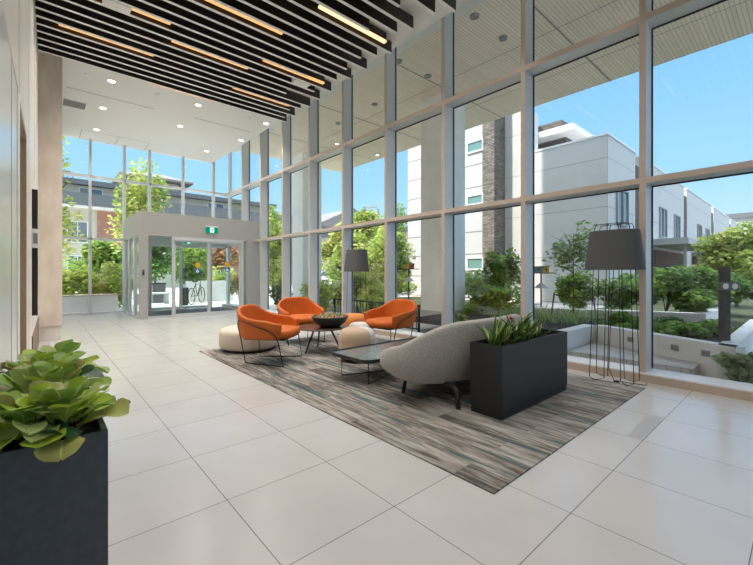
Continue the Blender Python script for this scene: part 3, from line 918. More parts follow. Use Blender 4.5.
# ---- black coffee table
t = thing('coffee_table', 'long low black coffee table with thin rim and wire legs', 'coffee table', (3.255,3.29,RZ))
def rounded_rect(hx, hy, r, n=8):
    out=[]
    for (cx,cy,a0) in ((hx-r,hy-r,0),(-hx+r,hy-r,90),(-hx+r,-hy+r,180),(hx-r,-hy+r,270)):
        for i in range(n+1):
            a=R(a0+90*i/n); out.append((cx+r*cos(a), cy+r*sin(a)))
    return out
def slab(out, z0, z1, name, m, parent, sm=False):
    n=len(out)
    vs=[(x,y,z0) for x,y in out]+[(x,y,z1) for x,y in out]
    fs=[tuple(range(n-1,-1,-1)), tuple(range(n,2*n))]+[(i,(i+1)%n,n+(i+1)%n,n+i) for i in range(n)]
    return MB().add(vs,fs).build(name,m,parent)
oo = rounded_rect(0.79,0.345,0.13)
slab(rounded_rect(0.785,0.34,0.125), 0.255, 0.268, 'top', M['table_top'], t)
m = MB()
oi = rounded_rect(0.778,0.333,0.12)
n_=len(oo)
vs=[(x,y,0.243) for x,y in oo]+[(x,y,0.280) for x,y in oo]+[(x,y,0.280) for x,y in oi]+[(x,y,0.243) for x,y in oi]
fs=[]
for i in range(n_):
    j=(i+1)%n_
    fs += [(i,j,n_+j,n_+i),(n_+i,n_+j,2*n_+j,2*n_+i),(2*n_+i,2*n_+j,3*n_+j,3*n_+i),(3*n_+i,3*n_+j,j,i)]
m.add(vs,fs).build('rim', M['black_wood'], t)
for sx_ in (-1,1):
    for sy_ in (-1,1):
        MB().tube([(sx_*0.67,sy_*0.235,0.250),(sx_*0.67,sy_*0.235,0.006),(0,0,0.006)],0.006,8).build('leg', M['steel_black'], t)
MB().tube([(-0.67,-0.235,0.246),(-0.67,0.235,0.246),(0.67,0.235,0.246),(0.67,-0.235,0.246)],0.006,6,closed=True).build('top_frame', M['steel_black'], t)

# ---- round table and bowl
t = thing('round_table', 'round dark brown side table with splayed legs, carrying the bowl', 'side table', (3.20,4.88,RZ))
MB().lathe([(0.375,0.342),(0.385,0.350),(0.385,0.358),(0.378,0.364)],48).build('top', M['brown_top'], t, smooth=True, angle=40)
MB().lathe([(0.09,0.325),(0.09,0.343)],20).build('hub', M['steel_black'], t)
for k in range(3):
    a = R(188+120*k)
    MB().tube([(0.14*cos(a),0.14*sin(a),0.342),(0.31*cos(a),0.31*sin(a),0.0)],0.017,10,r1=0.011).build('leg', M['black_wood'], t, smooth=True)
bl = MB().lathe([(0.10,0.0),(0.16,0.012),(0.235,0.07),(0.275,0.135),(0.285,0.155),(0.277,0.157),(0.262,0.135),(0.22,0.08),(0.10,0.03)],48).build('bowl', M['bowl'], smooth=True)
bl.location = (3.30,4.80,RZ+0.364)
tag(bl, 'wide charcoal bowl filled with dried moss on the round table', 'bowl')
random.seed(5)
ms = MB()
ms.lathe([(0.235,0.10),(0.25,0.13),(0.20,0.155),(0.1,0.165),(0.01,0.168)],24,cap0=True)
for i in range(420):
    a=random.random()*2*pi; r_=0.25*sqrt(random.random())
    ms.leaf((r_*cos(a),r_*sin(a),0.14+0.02*(1-r_/0.25)), random.random()*6.28, random.uniform(0.2,1.4), random.uniform(0.02,0.06), random.uniform(0.006,0.012), 0.6, 3, 'x', mi=random.choice((0,0,0,1)))
mo = ms.build('dried_moss', [M['moss'],M['moss2']]); mo.location=(3.30,4.80,RZ+0.364)
tag(mo, 'tan and green dried moss heaped in the charcoal bowl', 'moss', kind='stuff')

# ---- poufs
def pouf(name, label, loc, r, h, mats, two=None, soft=0.5, seam=None):
    t = thing(name, label, 'pouf', loc)
    prof=[]
    nn=22
    for i in range(nn+1):
        a=-pi/2+pi*i/nn
        e_=soft
        prof.append((r*max(0.001,abs(cos(a))**e_), h/2+h/2*math.copysign(abs(sin(a))**e_,a)+0.012))
    m=MB(); N=48
    m.lathe(prof,N,cap0=False,cap1=False)
    if two is not None:  # faces around one angle take the second, paler material
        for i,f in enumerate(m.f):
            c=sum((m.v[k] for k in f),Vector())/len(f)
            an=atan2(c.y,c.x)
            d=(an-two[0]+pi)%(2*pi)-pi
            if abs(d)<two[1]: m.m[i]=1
    o=m.build('body', mats, t, smooth=True)
    weld(o,1e-3)
    MB().lathe([(r*0.86,0.0),(r*0.86,0.016)],40).build('base', M['black'], t)
    if seam:
        rr = r*1.0
        MB().tube([((rr+.001)*cos(2*pi*i/48),(rr+.001)*sin(2*pi*i/48),seam) for i in range(48)],0.003,6,closed=True).build('seam', mats[0], t)
    return t
pouf('pouf','large round cream pouf at the far left corner of the rug',(2.44,5.74,RZ),0.44,0.345,[M['cream']],soft=0.42)
pouf('pouf','beige round pouf, paler on one side, beside the black coffee table',(3.21,4.03,RZ),0.25,0.43,[M['beige'],M['pale']],(R(-35),R(50)),soft=0.52,seam=0.29)
pouf('pouf','pale grey pouf half hidden behind the beige pouf and the bowl',(3.80,4.68,RZ),0.20,0.385,[M['pale']],soft=0.5)
pouf('pouf','small orange pouf between the round table and the windows',(4.27,5.46,RZ),0.25,0.43,[M['orange_light']],soft=0.52)

# ---- floor lamps with wire cage stands
def floor_lamp(loc, label):
    t = thing('floor_lamp', label, 'floor lamp', loc, 0, 'cage floor lamps by the windows')
    k0, k1 = (0.185,0.285), (0.155,0.235)
    n=48
    z0,z1=1.205,1.625
    vs=[];fs=[]
    for (kx,ky,z) in ((k0[0],k0[1],z0),(k1[0],k1[1],z1),(k1[0]-.004,k1[1]-.004,z1),(k0[0]-.004,k0[1]-.004,z0)):
        for j in range(n):
            a=2*pi*j/n
            c,s=cos(a),sin(a); e_=2/2.6
            vs.append((kx*math.copysign(abs(c)**e_,c), ky*math.copysign(abs(s)**e_,s), z))
    for i in range(4):
        i2=(i+1)%4
        for j in range(n):
            j2=(j+1)%n
            fs.append((i*n+j,i*n+j2,i2*n+j2,i2*n+j))
    MB().add(vs,fs).build('lamp_shade', M['shade'], t, smooth=True, angle=40)
    # four hairpin wires, each rising, bending flat over the shade and looping at the foot
    for (x0,y0,x1,y1) in ((-0.10,-0.21,-0.075,-0.15),(0.10,-0.21,0.075,-0.15),(-0.10,0.21,-0.075,0.15),(0.10,0.21,0.075,0.15)):
        MB().tube([(x0*1.25,y0*0.72,0.006),(x0,y0,0.03),(x1*1.0,y1*1.1,1.66),(x1*0.9,y1,1.695),(x1*0.8,y1*0.4,1.70)],0.0042,8).build('wire_leg', M['steel_black'], t, smooth=True)
        MB().tube([(x0*1.25,y0*0.72,0.006),(x0*0.6,y0*0.38,0.03),(x1*0.55,y1*0.35,1.66),(x1*0.5,y1*0.3,1.70),(x1*0.8,y1*0.4,1.70)],0.0042,8).build('wire_leg', M['steel_black'], t, smooth=True)
    MB().tube([(0.075,-0.06,1.70),(0.075,0.06,1.70),(-0.075,0.06,1.70),(-0.075,-0.06,1.70)],0.0055,6,closed=True).build('top_wire', M['steel_black'], t)
    MB().tube([(-0.06,-0.1,1.3),(-0.06,0.1,1.3),(0.06,0.1,1.3),(0.06,-0.1,1.3)],0.005,6,closed=True).build('cage_ring', M['steel_black'], t)
    MB().lathe([(0.02,1.30),(0.02,1.36),(0.045,1.40),(0.05,1.46),(0.02,1.50)],16).build('bulb', M['white_plastic'], t, smooth=True)
    # cord
    MB().tube([(0.0,0.0,1.30),(0.05,0.05,0.6),(0.03,0.06,0.12),(0.0,0.0,0.01),(0.02,-0.14,0.005),(0.06,-0.28,0.005),(0.16,-0.26,0.006)],0.004,6).build('cord', M['steel_black'], t, smooth=True)
    MB().lathe([(0.03,0),(0.03,0.015),(0.012,0.02)],12,M=Matrix.Translation((-0.02,-0.03,0.001))).build('foot_switch', M['black'], t)
    return t
lp = floor_lamp((4.66,1.395,RZ), 'grey drum shade floor lamp beside the tall window mullion, right of the black planter')
copy_tree(lp, (4.66,5.87,RZ), 0.0, 'grey shade floor lamp at the far end of the rug, between two orange armchairs')

# ---- planters
def planter(name, label, loc, L, W, H, m, step=True):
    t = thing(name, label, 'planter', loc)
    b = MB()
    wl_=0.018
    z0 = 0.055 if step else 0.0
    b.box(0,L,0,wl_,z0,H).box(0,L,W-wl_,W,z0,H).box(0,wl_,wl_,W-wl_,z0,H).box(L-wl_,L,wl_,W-wl_,z0,H).box(wl_,L-wl_,wl_,W-wl_,z0,z0+.02)
    b.build('trough', m, t)
    if step:
        MB().box(0.006,L-0.006,0.006,W-0.006,0.0,0.048).build('plinth', m, t)
        MB().box(0.012,L-0.012,0.012,W-0.012,0.048,0.056).build('shadow_gap', M['gasket'], t)
    MB().box(wl_,L-wl_,wl_,W-wl_,H-0.075,H-0.05).build('soil', M['soil'], t)
    return t
planter('planter_box','black rectangular planter box behind the grey sofa',(2.735,1.60,RZ),1.225,0.30,0.585,M['planter_black'])
planter('planter_box','slate grey planter box beside the left wall, nearest the camera',(-0.108,1.727,0),0.30,1.22,0.588,M['planter_blue'],step=False)

random.seed(11)
# snake plants
sp = [(0.10,0.15),(0.22,0.12),(0.33,0.20),(0.42,0.10),(0.52,0.17),(0.62,0.11),(0.72,0.20),(0.83,0.13)]
for i,(x,y) in enumerate(sp):
    m = MB()
    nl = random.randint(8,11)
    for k in range(nl):
        a=random.random()*6.28
        L=random.uniform(0.17,0.34)*(1.0 if x<0.6 else 0.75)
        up=random.uniform(0.75,1.5)
        m.leaf((0.02*cos(a),0.02*sin(a),0), a, up, L, random.uniform(0.018,0.026), random.uniform(-0.2,1.3), 6, 'sword', mi=0, mv=(1 if random.random()<0.4 else None), fold=0.5, tw=random.uniform(-0.8,0.8))
        # pale margin along one side
        m.leaf((0.02*cos(a)+0.004,0.02*sin(a)-0.003,0.004), a+0.06, up, L*0.97, 0.006, random.uniform(-0.1,1.0), 5, 'sword', mi=1, fold=0.2)
    o=m.build('snake_plant',[M['snake'],M['snake_edge']]); o.location=(2.735+x,1.60+y,RZ+0.535)
    tag(o,'green and yellow snake plant growing in the black planter box','plant','snake plants in the black planter')
m=MB()
for i in range(26):
    a=random.random()*6.28; m.leaf((0,0,0.0),a,random.uniform(0.4,1.5),random.uniform(0.025,0.05),0.009,0.7,4,'x',mi=0)
m.tube([(0,0,-0.19),(0,0,0.02)],0.005,6)
o=m.build('flower',[M['bloom']]); o.location=(2.735+0.50,1.60+0.20,RZ+0.535+0.205)
tag(o,'small rust orange bloom among the snake plants','flower')

# broad-leaf plants in the near planter
def broad_plant(loc, label, n, seed, size, spread=1.0, bias=None):
    random.seed(seed)
    m=MB()
    for k in range(n):
        fr = k/n
        a = k*2.399 + random.uniform(-0.4,0.4)
        up = 1.45 - 1.0*fr + random.uniform(-0.15,0.15)
        L = size*(0.66+0.34*fr)*random.uniform(0.85,1.08)
        mi = random.choices((0,1,2,3,4),(7,4.5,5,1.3,0.8))[0]
        if fr > 0.75 and random.random()<0.15: mi=4
        r0=0.015+0.03*fr
        m.broadleaf((r0*cos(a),r0*sin(a),0.03+0.10*(1-fr)), a, up, L, L*0.40*random.uniform(0.85,1.15), random.uniform(0.5,1.5), mi, 5, random)
    m.tube([(0,0,-0.055),(0,0,0.16)],0.012,8,mi=3)
    o=m.build('leafy_plant',[M['fig_bright'],M['fig_mid'],M['fig_pale'],M['fig_dark'],M['fig_tan'],M['fig_vein']],smooth=True)
    o.location=loc
    tag(o,label,'plant','broad leaf plants in the slate planter')
zz=0.588-0.05
bp_=[((0.07,1.83),'light green broad leaf plant at the front right corner of slate planter',24,1,0.185),
     ((-0.035,1.85),'broad leaf plant with dark lower leaves at the front left of slate planter',20,2,0.19),
     ((0.055,2.09),'tan edged broad leaf plant overhanging the right side of slate planter',26,3,0.205),
     ((-0.03,2.18),'pale green broad leaf plant against the wall, middle of slate planter',20,4,0.20),
     ((0.05,2.42),'bright broad leaf plant two thirds along the slate planter',20,6,0.20),
     ((-0.02,2.55),'broad leaf plant with upright tips by the tan wall reveal',20,7,0.19),
     ((0.07,2.74),'yellow green broad leaf plant at the far end of slate planter',20,8,0.21)]
for (x,y),lb,n,sd,sz in bp_:
    broad_plant((x,y,zz),lb,n,sd,sz)

# ================================================================== OUTDOORS
def foliage(cx, cy, cz, rx, ry, rz_, n, size, mats, seed, clumps=9, name='foliage', parent=None, flat=0.0):
    rnd = random.Random(seed)
    cl=[]
    for i in range(clumps):
        while True:
            p=Vector((rnd.uniform(-1,1),rnd.uniform(-1,1),rnd.uniform(-1,1)))
            if p.length<=1: break
        cl.append((p*0.72, rnd.uniform(0.28,0.5), rnd.randrange(len(mats))))
    m=MB()
    for i in range(int(n*1.7)):
        c,r_,mi=cl[rnd.randrange(clumps)]
        d=Vector((rnd.gauss(0,1),rnd.gauss(0,1),rnd.gauss(0,1))).normalized()*(r_*rnd.random()**0.4)
        q=c+d
        P=Vector((cx+q.x*rx, cy+q.y*ry, cz+q.z*rz_))
        s=size*rnd.uniform(0.7,1.5)
        ax=Vector((rnd.gauss(0,1),rnd.gauss(0,1),rnd.gauss(0,0.5))).normalized()
        up=Vector((rnd.gauss(0,.6),rnd.gauss(0,.6),1)).normalized()
        b=ax.cross(up)
        if b.length<0.05: continue
        b.normalize()
        k = mi if rnd.random()<0.7 else rnd.randrange(len(mats))
        m.add([P-ax*s, P+b*s*0.6, P+ax*s, P-b*s*0.6],[(0,1,2,3)],k)
    return m.build(name, mats, parent)

def tree(name, label, x, y, z0, ztop, zcb, rx, ry, n, size, mats, seed, tr=0.05, clumps=12, group=None, cat='tree'):
    t = thing(name, label, cat, (x,y,z0), 0, group)
    cz=(ztop+zcb)/2 - z0; rz_=(ztop-zcb)/2
    m=MB().tube([(0,0,0),(0.02,0.01,(zcb-z0)*0.6+0.05),(0.0,0.0,cz+rz_*0.5)],tr,8,r1=tr*0.25)
    rnd=random.Random(seed+99)
    for i in range(7):
        a=rnd.random()*6.28; h=cz+rz_*rnd.uniform(-0.7,0.3)
        m.tube([(0,0,h-0.15*rz_),(rx*0.4*cos(a),ry*0.4*sin(a),h+0.15*rz_),(rx*0.75*cos(a),ry*0.75*sin(a),h+0.35*rz_)],tr*0.4,6,r1=tr*0.1)
    m.build('trunk',M['bark'],t)
    foliage(0,0,cz,rx,ry,rz_,n,size,mats,seed,clumps,'foliage',t)
    return t

def shrub(label, x, y, z0, rx, ry, h, n, size, mats, seed, group=None, name='shrub', clumps=10):
    t = thing(name, label, 'shrub', (x,y,z0), 0, group)
    rnd=random.Random(seed+5)
    m=MB()
    for i in range(5):
        a=rnd.random()*6.28
        m.tube([(0,0,0),(rx*0.3*cos(a),ry*0.3*sin(a),h*0.4),(rx*0.55*cos(a),ry*0.55*sin(a),h*0.75)],0.012,5,r1=0.004)
    m.build('stem',M['bark'],t)
    foliage(0,0,h*0.5,rx*1.25,ry*1.25,h*0.56,n,size,mats,seed,clumps,'foliage',t)
    return t

M['lg_light'] = leaf_mat('leaf_light', (0.52,0.64,0.14))
BR=[M['lg_bright'],M['lg_yellow'],M['lg_mid']]
GR=[M['lg_mid'],M['lg_bright'],M['lg_dark']]
SH=[M['lg_light'],M['lg_yellow'],M['lg_bright']]
DK=[M['lg_dark'],M['lg_mid']]
G0=-0.04
# beyond the far windows
structure(MB().box(-14,12,14.0,24.0,G0-0.05,G0+0.004).build('path', M['concrete']))
structure(MB().box(9.9,60,-6,4.9,G0-0.05,G0+0.004).box(7.0,15.0,7.0,13.9,G0-0.05,G0+0.004).build('lawn', M['grass']))
tag(MB().box(-2.0,1.85,14.35,14.65,G0,0.50).box(-2.0,1.85,14.33,14.67,0.50,0.53,1).build('garden_wall',[M['concrete'],M['sill_face']]),'low pale concrete garden wall outside the far left windows','wall',kind='thing')
for i,(x,y) in enumerate([(0.3,15.6),(1.15,15.5),(1.95,15.7)]):
    shrub(['yellow green hedge shrub outside, beside the marble pier','yellow green hedge shrub outside, left of the entrance glass','yellow green hedge shrub outside, tight against the entrance side glass'][i],x,y,G0,0.5,0.45,1.55,1700,0.05,SH,20+i,'hedge shrubs behind the garden wall')
tree('tree','tall leafy tree outside the far left window beside the marble pier',0.15,17.0,G0,6.4,1.2,1.05,1.2,1700,0.08,BR,31,0.09)
tree('tree','tall thin tree outside, rising above the entrance header',3.2,18.6,G0,6.35,1.4,1.25,1.2,1700,0.08,BR,32,0.08,clumps=16)
tree('tree','bushy street tree seen between marble pier and entrance, farther back',2.0,22.5,G0,3.0,0.5,1.7,1.5,2000,0.11,GR,33,0.1)
tree('tree','green tree seen through the left glass of the entrance doors',4.3,21.5,G0,3.6,0.7,1.3,1.2,2200,0.09,GR,34,0.08)
tree('tree','wide green tree seen between the sliding doors behind the bicycle',7.1,25.7,G0,3.6,0.2,2.2,1.5,2600,0.11,GR,38,0.09)
tree('tree','rust red leaved tree seen through the right door glass',7.9,22.5,G0,3.5,1.0,1.2,1.1,1500,0.09,[M['lg_red'],M['lg_tan'],M['lg_red']],35,0.08)
shrub('bright green shrub outside behind the right entrance door',6.5,19.0,G0,0.8,0.7,1.7,1300,0.06,BR,36)
shrub('tan ornamental grass bush outside, right of the entrance doors',6.2,15.6,G0,0.35,0.35,1.5,800,0.05,[M['lg_tan'],M['lg_red'],M['lg_mid']],37)
tag(MB().box(4.75,6.6,17.3,17.75,G0,0.85, bev=0.01).build('planter_wall',M['concrete']),'white planter wall outside behind the bicycle','wall',kind='thing')
t=thing('trash_bin','dark grey square bin outside seen through the left door',  'bin',(3.70,17.9,G0))
MB().box(-0.24,0.24,-0.2,0.2,0,0.78,bev=0.01).build('body',M['roof_grey'],t); MB().box(-0.26,0.26,-0.22,0.22,0.78,0.83,bev=0.01).build('lid',M['black'],t)
t=thing('trash_can','small dark slatted litter can outside between the door handles','bin',(4.18,15.9,G0))
MB().lathe([(0.13,0),(0.15,0.05),(0.15,0.62),(0.12,0.66)],20).build('body',M['timber'],t); MB().lathe([(0.155,0.6),(0.155,0.66),(0.08,0.7)],20).build('rim',M['black'],t)
t=thing('bench','pale outdoor bench left of the litter can','bench',(3.35,17.2,G0))
MB().box(-0.7,0.7,-0.2,0.2,0.40,0.46,bev=0.008).build('seat',M['concrete'],t)
for sx_ in (-0.5,0.5): MB().box(sx_-0.06,sx_+0.06,-0.16,0.16,0,0.40).build('leg',M['concrete2'],t)
# bicycle
t=thing('bicycle','black bicycle parked outside the entrance before the white planter wall','bicycle',(4.75,16.3,G0),R(52))
for x in (-0.5,0.5):
    wv=MB().tube([(x+0.32*cos(2*pi*i/24),0,0.33+0.32*sin(2*pi*i/24)) for i in range(24)],0.018,6,closed=True)
    for i in range(8):
        a=2*pi*i/8; wv.tube([(x,0,0.33),(x+0.31*cos(a),0,0.33+0.31*sin(a))],0.003,4)
    wv.build('wheel',M['rubber'],t)
MB().tube([(-0.5,0,0.33),(-0.15,0,0.78),(0.35,0,0.80),(0.05,0,0.32),(-0.15,0,0.78)],0.016,6).tube([(-0.5,0,0.33),(0.05,0,0.32)],0.014,6).tube([(0.5,0,0.33),(0.35,0,0.80),(0.33,0,0.95)],0.015,6).build('frame',M['steel_black'],t)
MB().tube([(0.33,-0.25,1.0),(0.36,0,0.96),(0.33,0.25,1.0)],0.014,6).build('handlebar',M['steel_black'],t)
MB().box(-0.30,-0.04,-0.06,0.06,0.88,0.93,bev=0.015).tube([(-0.15,0,0.78),(-0.17,0,0.9)],0.014,6).build('saddle',M['rubber'],t)

# long apartment building across the street
def window(parent, x0,x1,y,z0,z1,axis='x',fm=None,pm=None,mull=1,side=-1):
    fm=fm or M['frame_grey']; pm=pm or M['dark_glass']
    f=MB(); e_=0.07
    def bx(a0,a1,c0,c1,d0=0.0,d1=0.08):
        if axis=='x': f.box(a0,a1,y-d1 if side<0 else y+d0,y-d0 if side<0 else y+d1,c0,c1)
        else: f.box(y-d1 if side<0 else y+d0,y-d0 if side<0 else y+d1,a0,a1,c0,c1)
    bx(x0,x0+e_,z0,z1); bx(x1-e_,x1,z0,z1); bx(x0+e_,x1-e_,z0,z0+e_); bx(x0+e_,x1-e_,z1-e_,z1)
    for k in range(mull):
        xm=x0+(x1-x0)*(k+1)/(mull+1); bx(xm-0.03,xm+0.03,z0+e_,z1-e_)
    fo=f.build('window',fm,parent)
    p=MB()
    if axis=='x': p.box(x0+e_,x1-e_,y-0.03 if side<0 else y,y if side<0 else y+0.03,z0+e_,z1-e_)
    else: p.box(y-0.03 if side<0 else y,y if side<0 else y+0.03,x0+e_,x1-e_,z0+e_,z1-e_)
    p.build('pane',pm,fo)
    return fo
YF=38.0
b=thing('apartment_building','long beige apartment block with grey fascia band across the street','building',(0,0,0))
MB().box(-14,20,YF,YF+9,G0,6.6).build('wall',M['beige_wall'],b)
MB().box(-14.5,20.5,YF-1.0,YF+9,6.45,7.4).build('fascia',M['roof_grey'],b)
MB().box(-14.5,20.5,YF-0.95,YF+9,6.25,6.45).build('trim_band',M['cream_trim'],b)
MB().box(-14,19,YF+1.2,YF+8,7.4,8.35).build('upper_wall',M['beige_wall'],b)
MB().box(-14.5,19.5,YF+0.6,YF+8.5,8.35,8.75).build('roof',M['roof_grey'],b)
MB().box(3.5,5.2,YF-0.12,YF,G0,6.25).build('brick_bay',M['red_brick'],b)
MB().box(14.4,17.2,YF-0.12,YF,G0,6.25).build('brick_bay',M['red_brick'],b)
for x in (-1.5,1.6,5.6,8.6,10.8,12.6,18.0):
    window(b,x,x+1.3,YF,3.6,5.3,pm=M['dark_glass'],fm=M['frame_white'])
    window(b,x,x+1.3,YF,1.0,2.6,pm=M['dark_glass'],fm=M['frame_white'])
for x in (2.4,5.0,7.2,12.4): window(b,x,x+1.6,YF+1.2,7.55,8.2,fm=M['frame_white'])
m=MB()   # hipped penthouse roof
x0,x1,y0,y1=5.2,11.2,YF+1.5,YF+8
m.add([(x0,y0,10.0),(x1,y0,10.0),(x1,y1,10.0),(x0,y1,10.0),(x0+2,y0+2.6,10.9),(x1-2,y0+2.6,10.9),(x0,y0,9.8),(x1,y0,9.8),(x1,y1,9.8),(x0,y1,9.8)],
      [(0,1,5,4),(1,2,5),(2,3,4,5),(3,0,4),(6,7,1,0),(7,8,2,1),(8,9,3,2),(9,6,0,3),(9,8,7,6)])
m.build('hip_roof',M['roof_brown'],b)
MB().box(6.2,10.2,YF+2.6,YF+7.5,8.7,9.8).build('penthouse_wall',M['beige_wall'],b)
# second building, gabled, behind the far end of the long window wall
b=thing('gabled_building','grey roofed building with gable end seen between far mullions','building',(21.5,34.0,0))
MB().box(0,9,0,8,G0,5.0).build('wall',M['beige_wall'],b)
MB().box(-0.5,9.5,-0.7,8,5.0,6.1).build('fascia',M['roof_grey'],b)
MB().add([(-0.6,-0.8,6.1),(9.6,-0.8,6.1),(9.6,8,6.1),(-0.6,8,6.1),(4.5,-0.8,8.4),(4.5,8,8.4)],[(0,1,4),(1,2,5,4),(2,3,5),(3,0,4,5),(3,2,1,0)]).build('gable_roof',M['roof_brown'],b)
for x in (0.8,3.4,6.0): window(b,x,x+1.6,0,2.6,4.4,fm=M['frame_white'])
b=thing('eaved_building','low building with deep overhanging eaves beyond the street trees','building',(33,32,0))
MB().box(0,16,0,8,G0,6.2).build('wall',M['beige_wall'],b)
MB().add([(-1.5,-1.5,6.2),(17,-1.5,6.2),(17,9,6.2),(-1.5,9,6.2),(-1.5,-1.5,6.6),(17,-1.5,6.6),(17,9,6.6),(-1.5,9,6.6),(4,3,7.6),(12,3,7.6)],
    [(3,2,1,0),(0,1,5,4),(1,2,6,5),(2,3,7,6),(3,0,4,7),(4,5,9,8),(5,6,9),(6,7,8,9),(7,4,8)]).build('roof',M['roof_grey'],b)
for x in (1.0,4.0,7.0,10.0): window(b,x,x+1.8,0,4.2,5.6,fm=M['frame_white'])

# trees beyond the long window wall
side=[('slim bright tree between the far canopy column and the entrance pier',8.7,17.7,4.9,0.2,1.0,2200,BR),
      ('leafy tree seen just right of the far canopy column',11.6,16.3,3.9,0.1,1.25,2400,BR),
      ('tall street tree seen between the two farthest mullion bays',10.2,20.0,5.2,0.6,1.3,2200,BR),
      ('tall dark tree far behind the canopy columns',11.9,20.0,4.9,0.2,1.3,2400,GR),
      ('round street tree above the white parked car',13.2,16.6,3.7,0.6,1.5,2600,BR),
      ('broad bright tree behind the rear floor lamp',16.2,19.8,5.7,0.2,2.1,4200,BR),
      ('dense tree right of the rear floor lamp, against the white building',15.9,16.5,5.6,0.2,1.5,3600,BR),
      ('yellow green tree low behind the rear lamp shade',11.2,14.6,3.2,0.0,1.5,3000,BR),
      ('bushy tree behind the right orange armchair',12.6,13.2,3.4,0.0,1.4,3000,BR)]
for i,(lb,x,y,zt,zb_,r_,n,ms_) in enumerate(side):
    tree('tree',lb,x,y,G0,zt,zb_,r_,r_,n,0.09,ms_,60+i,0.07)
sh=[('sunlit shrub outside the window behind the rear lamp stand',7.3,9.1,0.8,1.25,2000,SH),
    ('low bright shrub outside, left of the rear lamp',6.8,10.6,0.6,1.0,1300,SH),
    ('wide leafy shrub outside behind the right orange armchair',6.45,7.1,0.6,0.95,1500,SH),
    ('mid green shrub outside behind the far round table',9.3,10.2,1.0,1.5,2000,SH),
    ('dark clipped shrub against the far canopy end, beside the entrance pier',5.95,11.55,0.33,1.15,1200,DK),
    ('tall green shrub outside between canopy column and stone pier',9.1,5.9,0.75,1.35,1700,GR),
    ('dark shrub outside behind the sofa back',8.1,4.9,0.6,0.95,1300,DK),
    ('small leafy plant outside the glass, left of the sofa back',5.75,4.15,0.14,0.48,240,GR)]
for i,(lb,x,y,r_,h,n,ms_) in enumerate(sh):
    shrub(lb,x,y,G0,r_,r_,h,n,0.055 if r_>.2 else 0.04,ms_,80+i)
# canopy columns
for i,(x,y) in enumerate([(7.38,5.83),(7.2,12.2)]):
    t=thing('canopy_column',['pale square column holding the canopy, behind the right orange armchair','pale square canopy column near the far end, behind the mullions'][i],'column',(x,y,0))
    MB().box(0,0.80,0,0.80,G0,5.6,bev=0.01).build('shaft',M['column'],t)
    MB().box(-0.02,0.82,-0.02,0.82,G0,0.25,bev=0.01).build('base',M['concrete2'],t)
# railing
t=thing('railing','black metal railing outside the window beside the right orange armchair','railing',(5.62,5.1,G0))
MB().box(-0.012,0.012,0,2.9,0.56,0.585).box(-0.012,0.012,0,2.9,0.10,0.125).build('rail',M['steel_black'],t)
mb=MB()
for i in range(26): mb.box(-0.006,0.006,0.06+i*0.111,0.072+i*0.111,0.12,0.555)
mb.build('baluster',M['steel_black'],t)
for y in (0.0,1.45,2.88): MB().box(-0.018,0.018,y-0.018,y+0.018,0,0.60).build('post',M['steel_black'],t)
# parked car
t=thing('car','white parked car half hidden by shrubs across the lawn','car',(19.4,28.0,G0),R(-20))
prof=[(-2.1,0.35),(-2.15,0.75),(-2.0,0.95),(-1.5,1.0),(-1.1,1.45),(0.6,1.5),(1.2,1.05),(2.0,0.92),(2.15,0.6),(2.1,0.3)]
vs=[(x,-0.85,z) for x,z in prof]+[(x,0.85,z) for x,z in prof]; k=len(prof)
MB().add(vs,[tuple(range(k)),tuple(range(2*k-1,k-1,-1))]+[((i+1)%k,i,k+i,k+(i+1)%k) for i in range(k)]).build('body',M['car_white'],t)
for x in (-1.35,1.3):
    for y in (-0.82,0.82): MB().lathe([(0.2,-0.1),(0.33,-0.1),(0.33,0.1),(0.2,0.1)],20,M=Matrix.Translation((x,y,0.33))@Matrix.Rotation(R(90),4,'X')).build('wheel',M['rubber'],t)
MB().add([(-1.2,-0.86,1.02),(0.95,-0.86,1.05),(0.5,-0.86,1.42),(-0.98,-0.86,1.40)],[(0,1,2,3)]).build('side_window',M['dark_glass'],t)
# street lamp
t=thing('street_lamp','grey street lamp head on a long arm above the street trees','street lamp',(16.5,18.5,G0))
MB().tube([(0,0,0),(0,0,5.4)],0.06,8).tube([(0,0,5.3),(-0.1,0.1,5.55),(-0.7,0.6,5.5)],0.035,6).build('pole',M['frame_grey'],t)
MB().lathe([(0.17,0),(0.13,0.09),(0.05,0.2)],16,M=Matrix.Translation((-0.72,0.62,5.29))).build('lamp_head',M['roof_grey'],t)

# ---- white building with stone pier
b=thing('white_building','sunlit white panelled building with stone pier beyond the courtyard','building',(0,0,0))
MB().box(15.4,19.3,9.8,14.8,G0,10.2).build('wall',M['white_panels'],b)
st=MB(); st.box(15.2,15.22,9.28,9.86,G0,10.2,0).box(15.22,16.7,9.28,9.8,G0,10.2,1)
st.build('stone_pier',[M['stone'],M['stone_front']],b)
for z0,z1 in ((6.88,7.44),(4.4,4.9),(1.34,1.95),(0.85,1.22)):
    window(b,9.92,10.85,15.4,z0,z1,axis='y',fm=M['frame_white'],pm=M['green_glass'],mull=0)
for z0,z1 in ((6.88,7.44),(1.34,1.95)):
    window(b,11.4,12.6,15.4,z0,z1,axis='y',fm=M['frame_white'],pm=M['green_glass'],mull=0)
MB().box(16.1,17.0,8.15,9.28,G0,8.45).build('tall_bay',M['render_wall_side'],b)
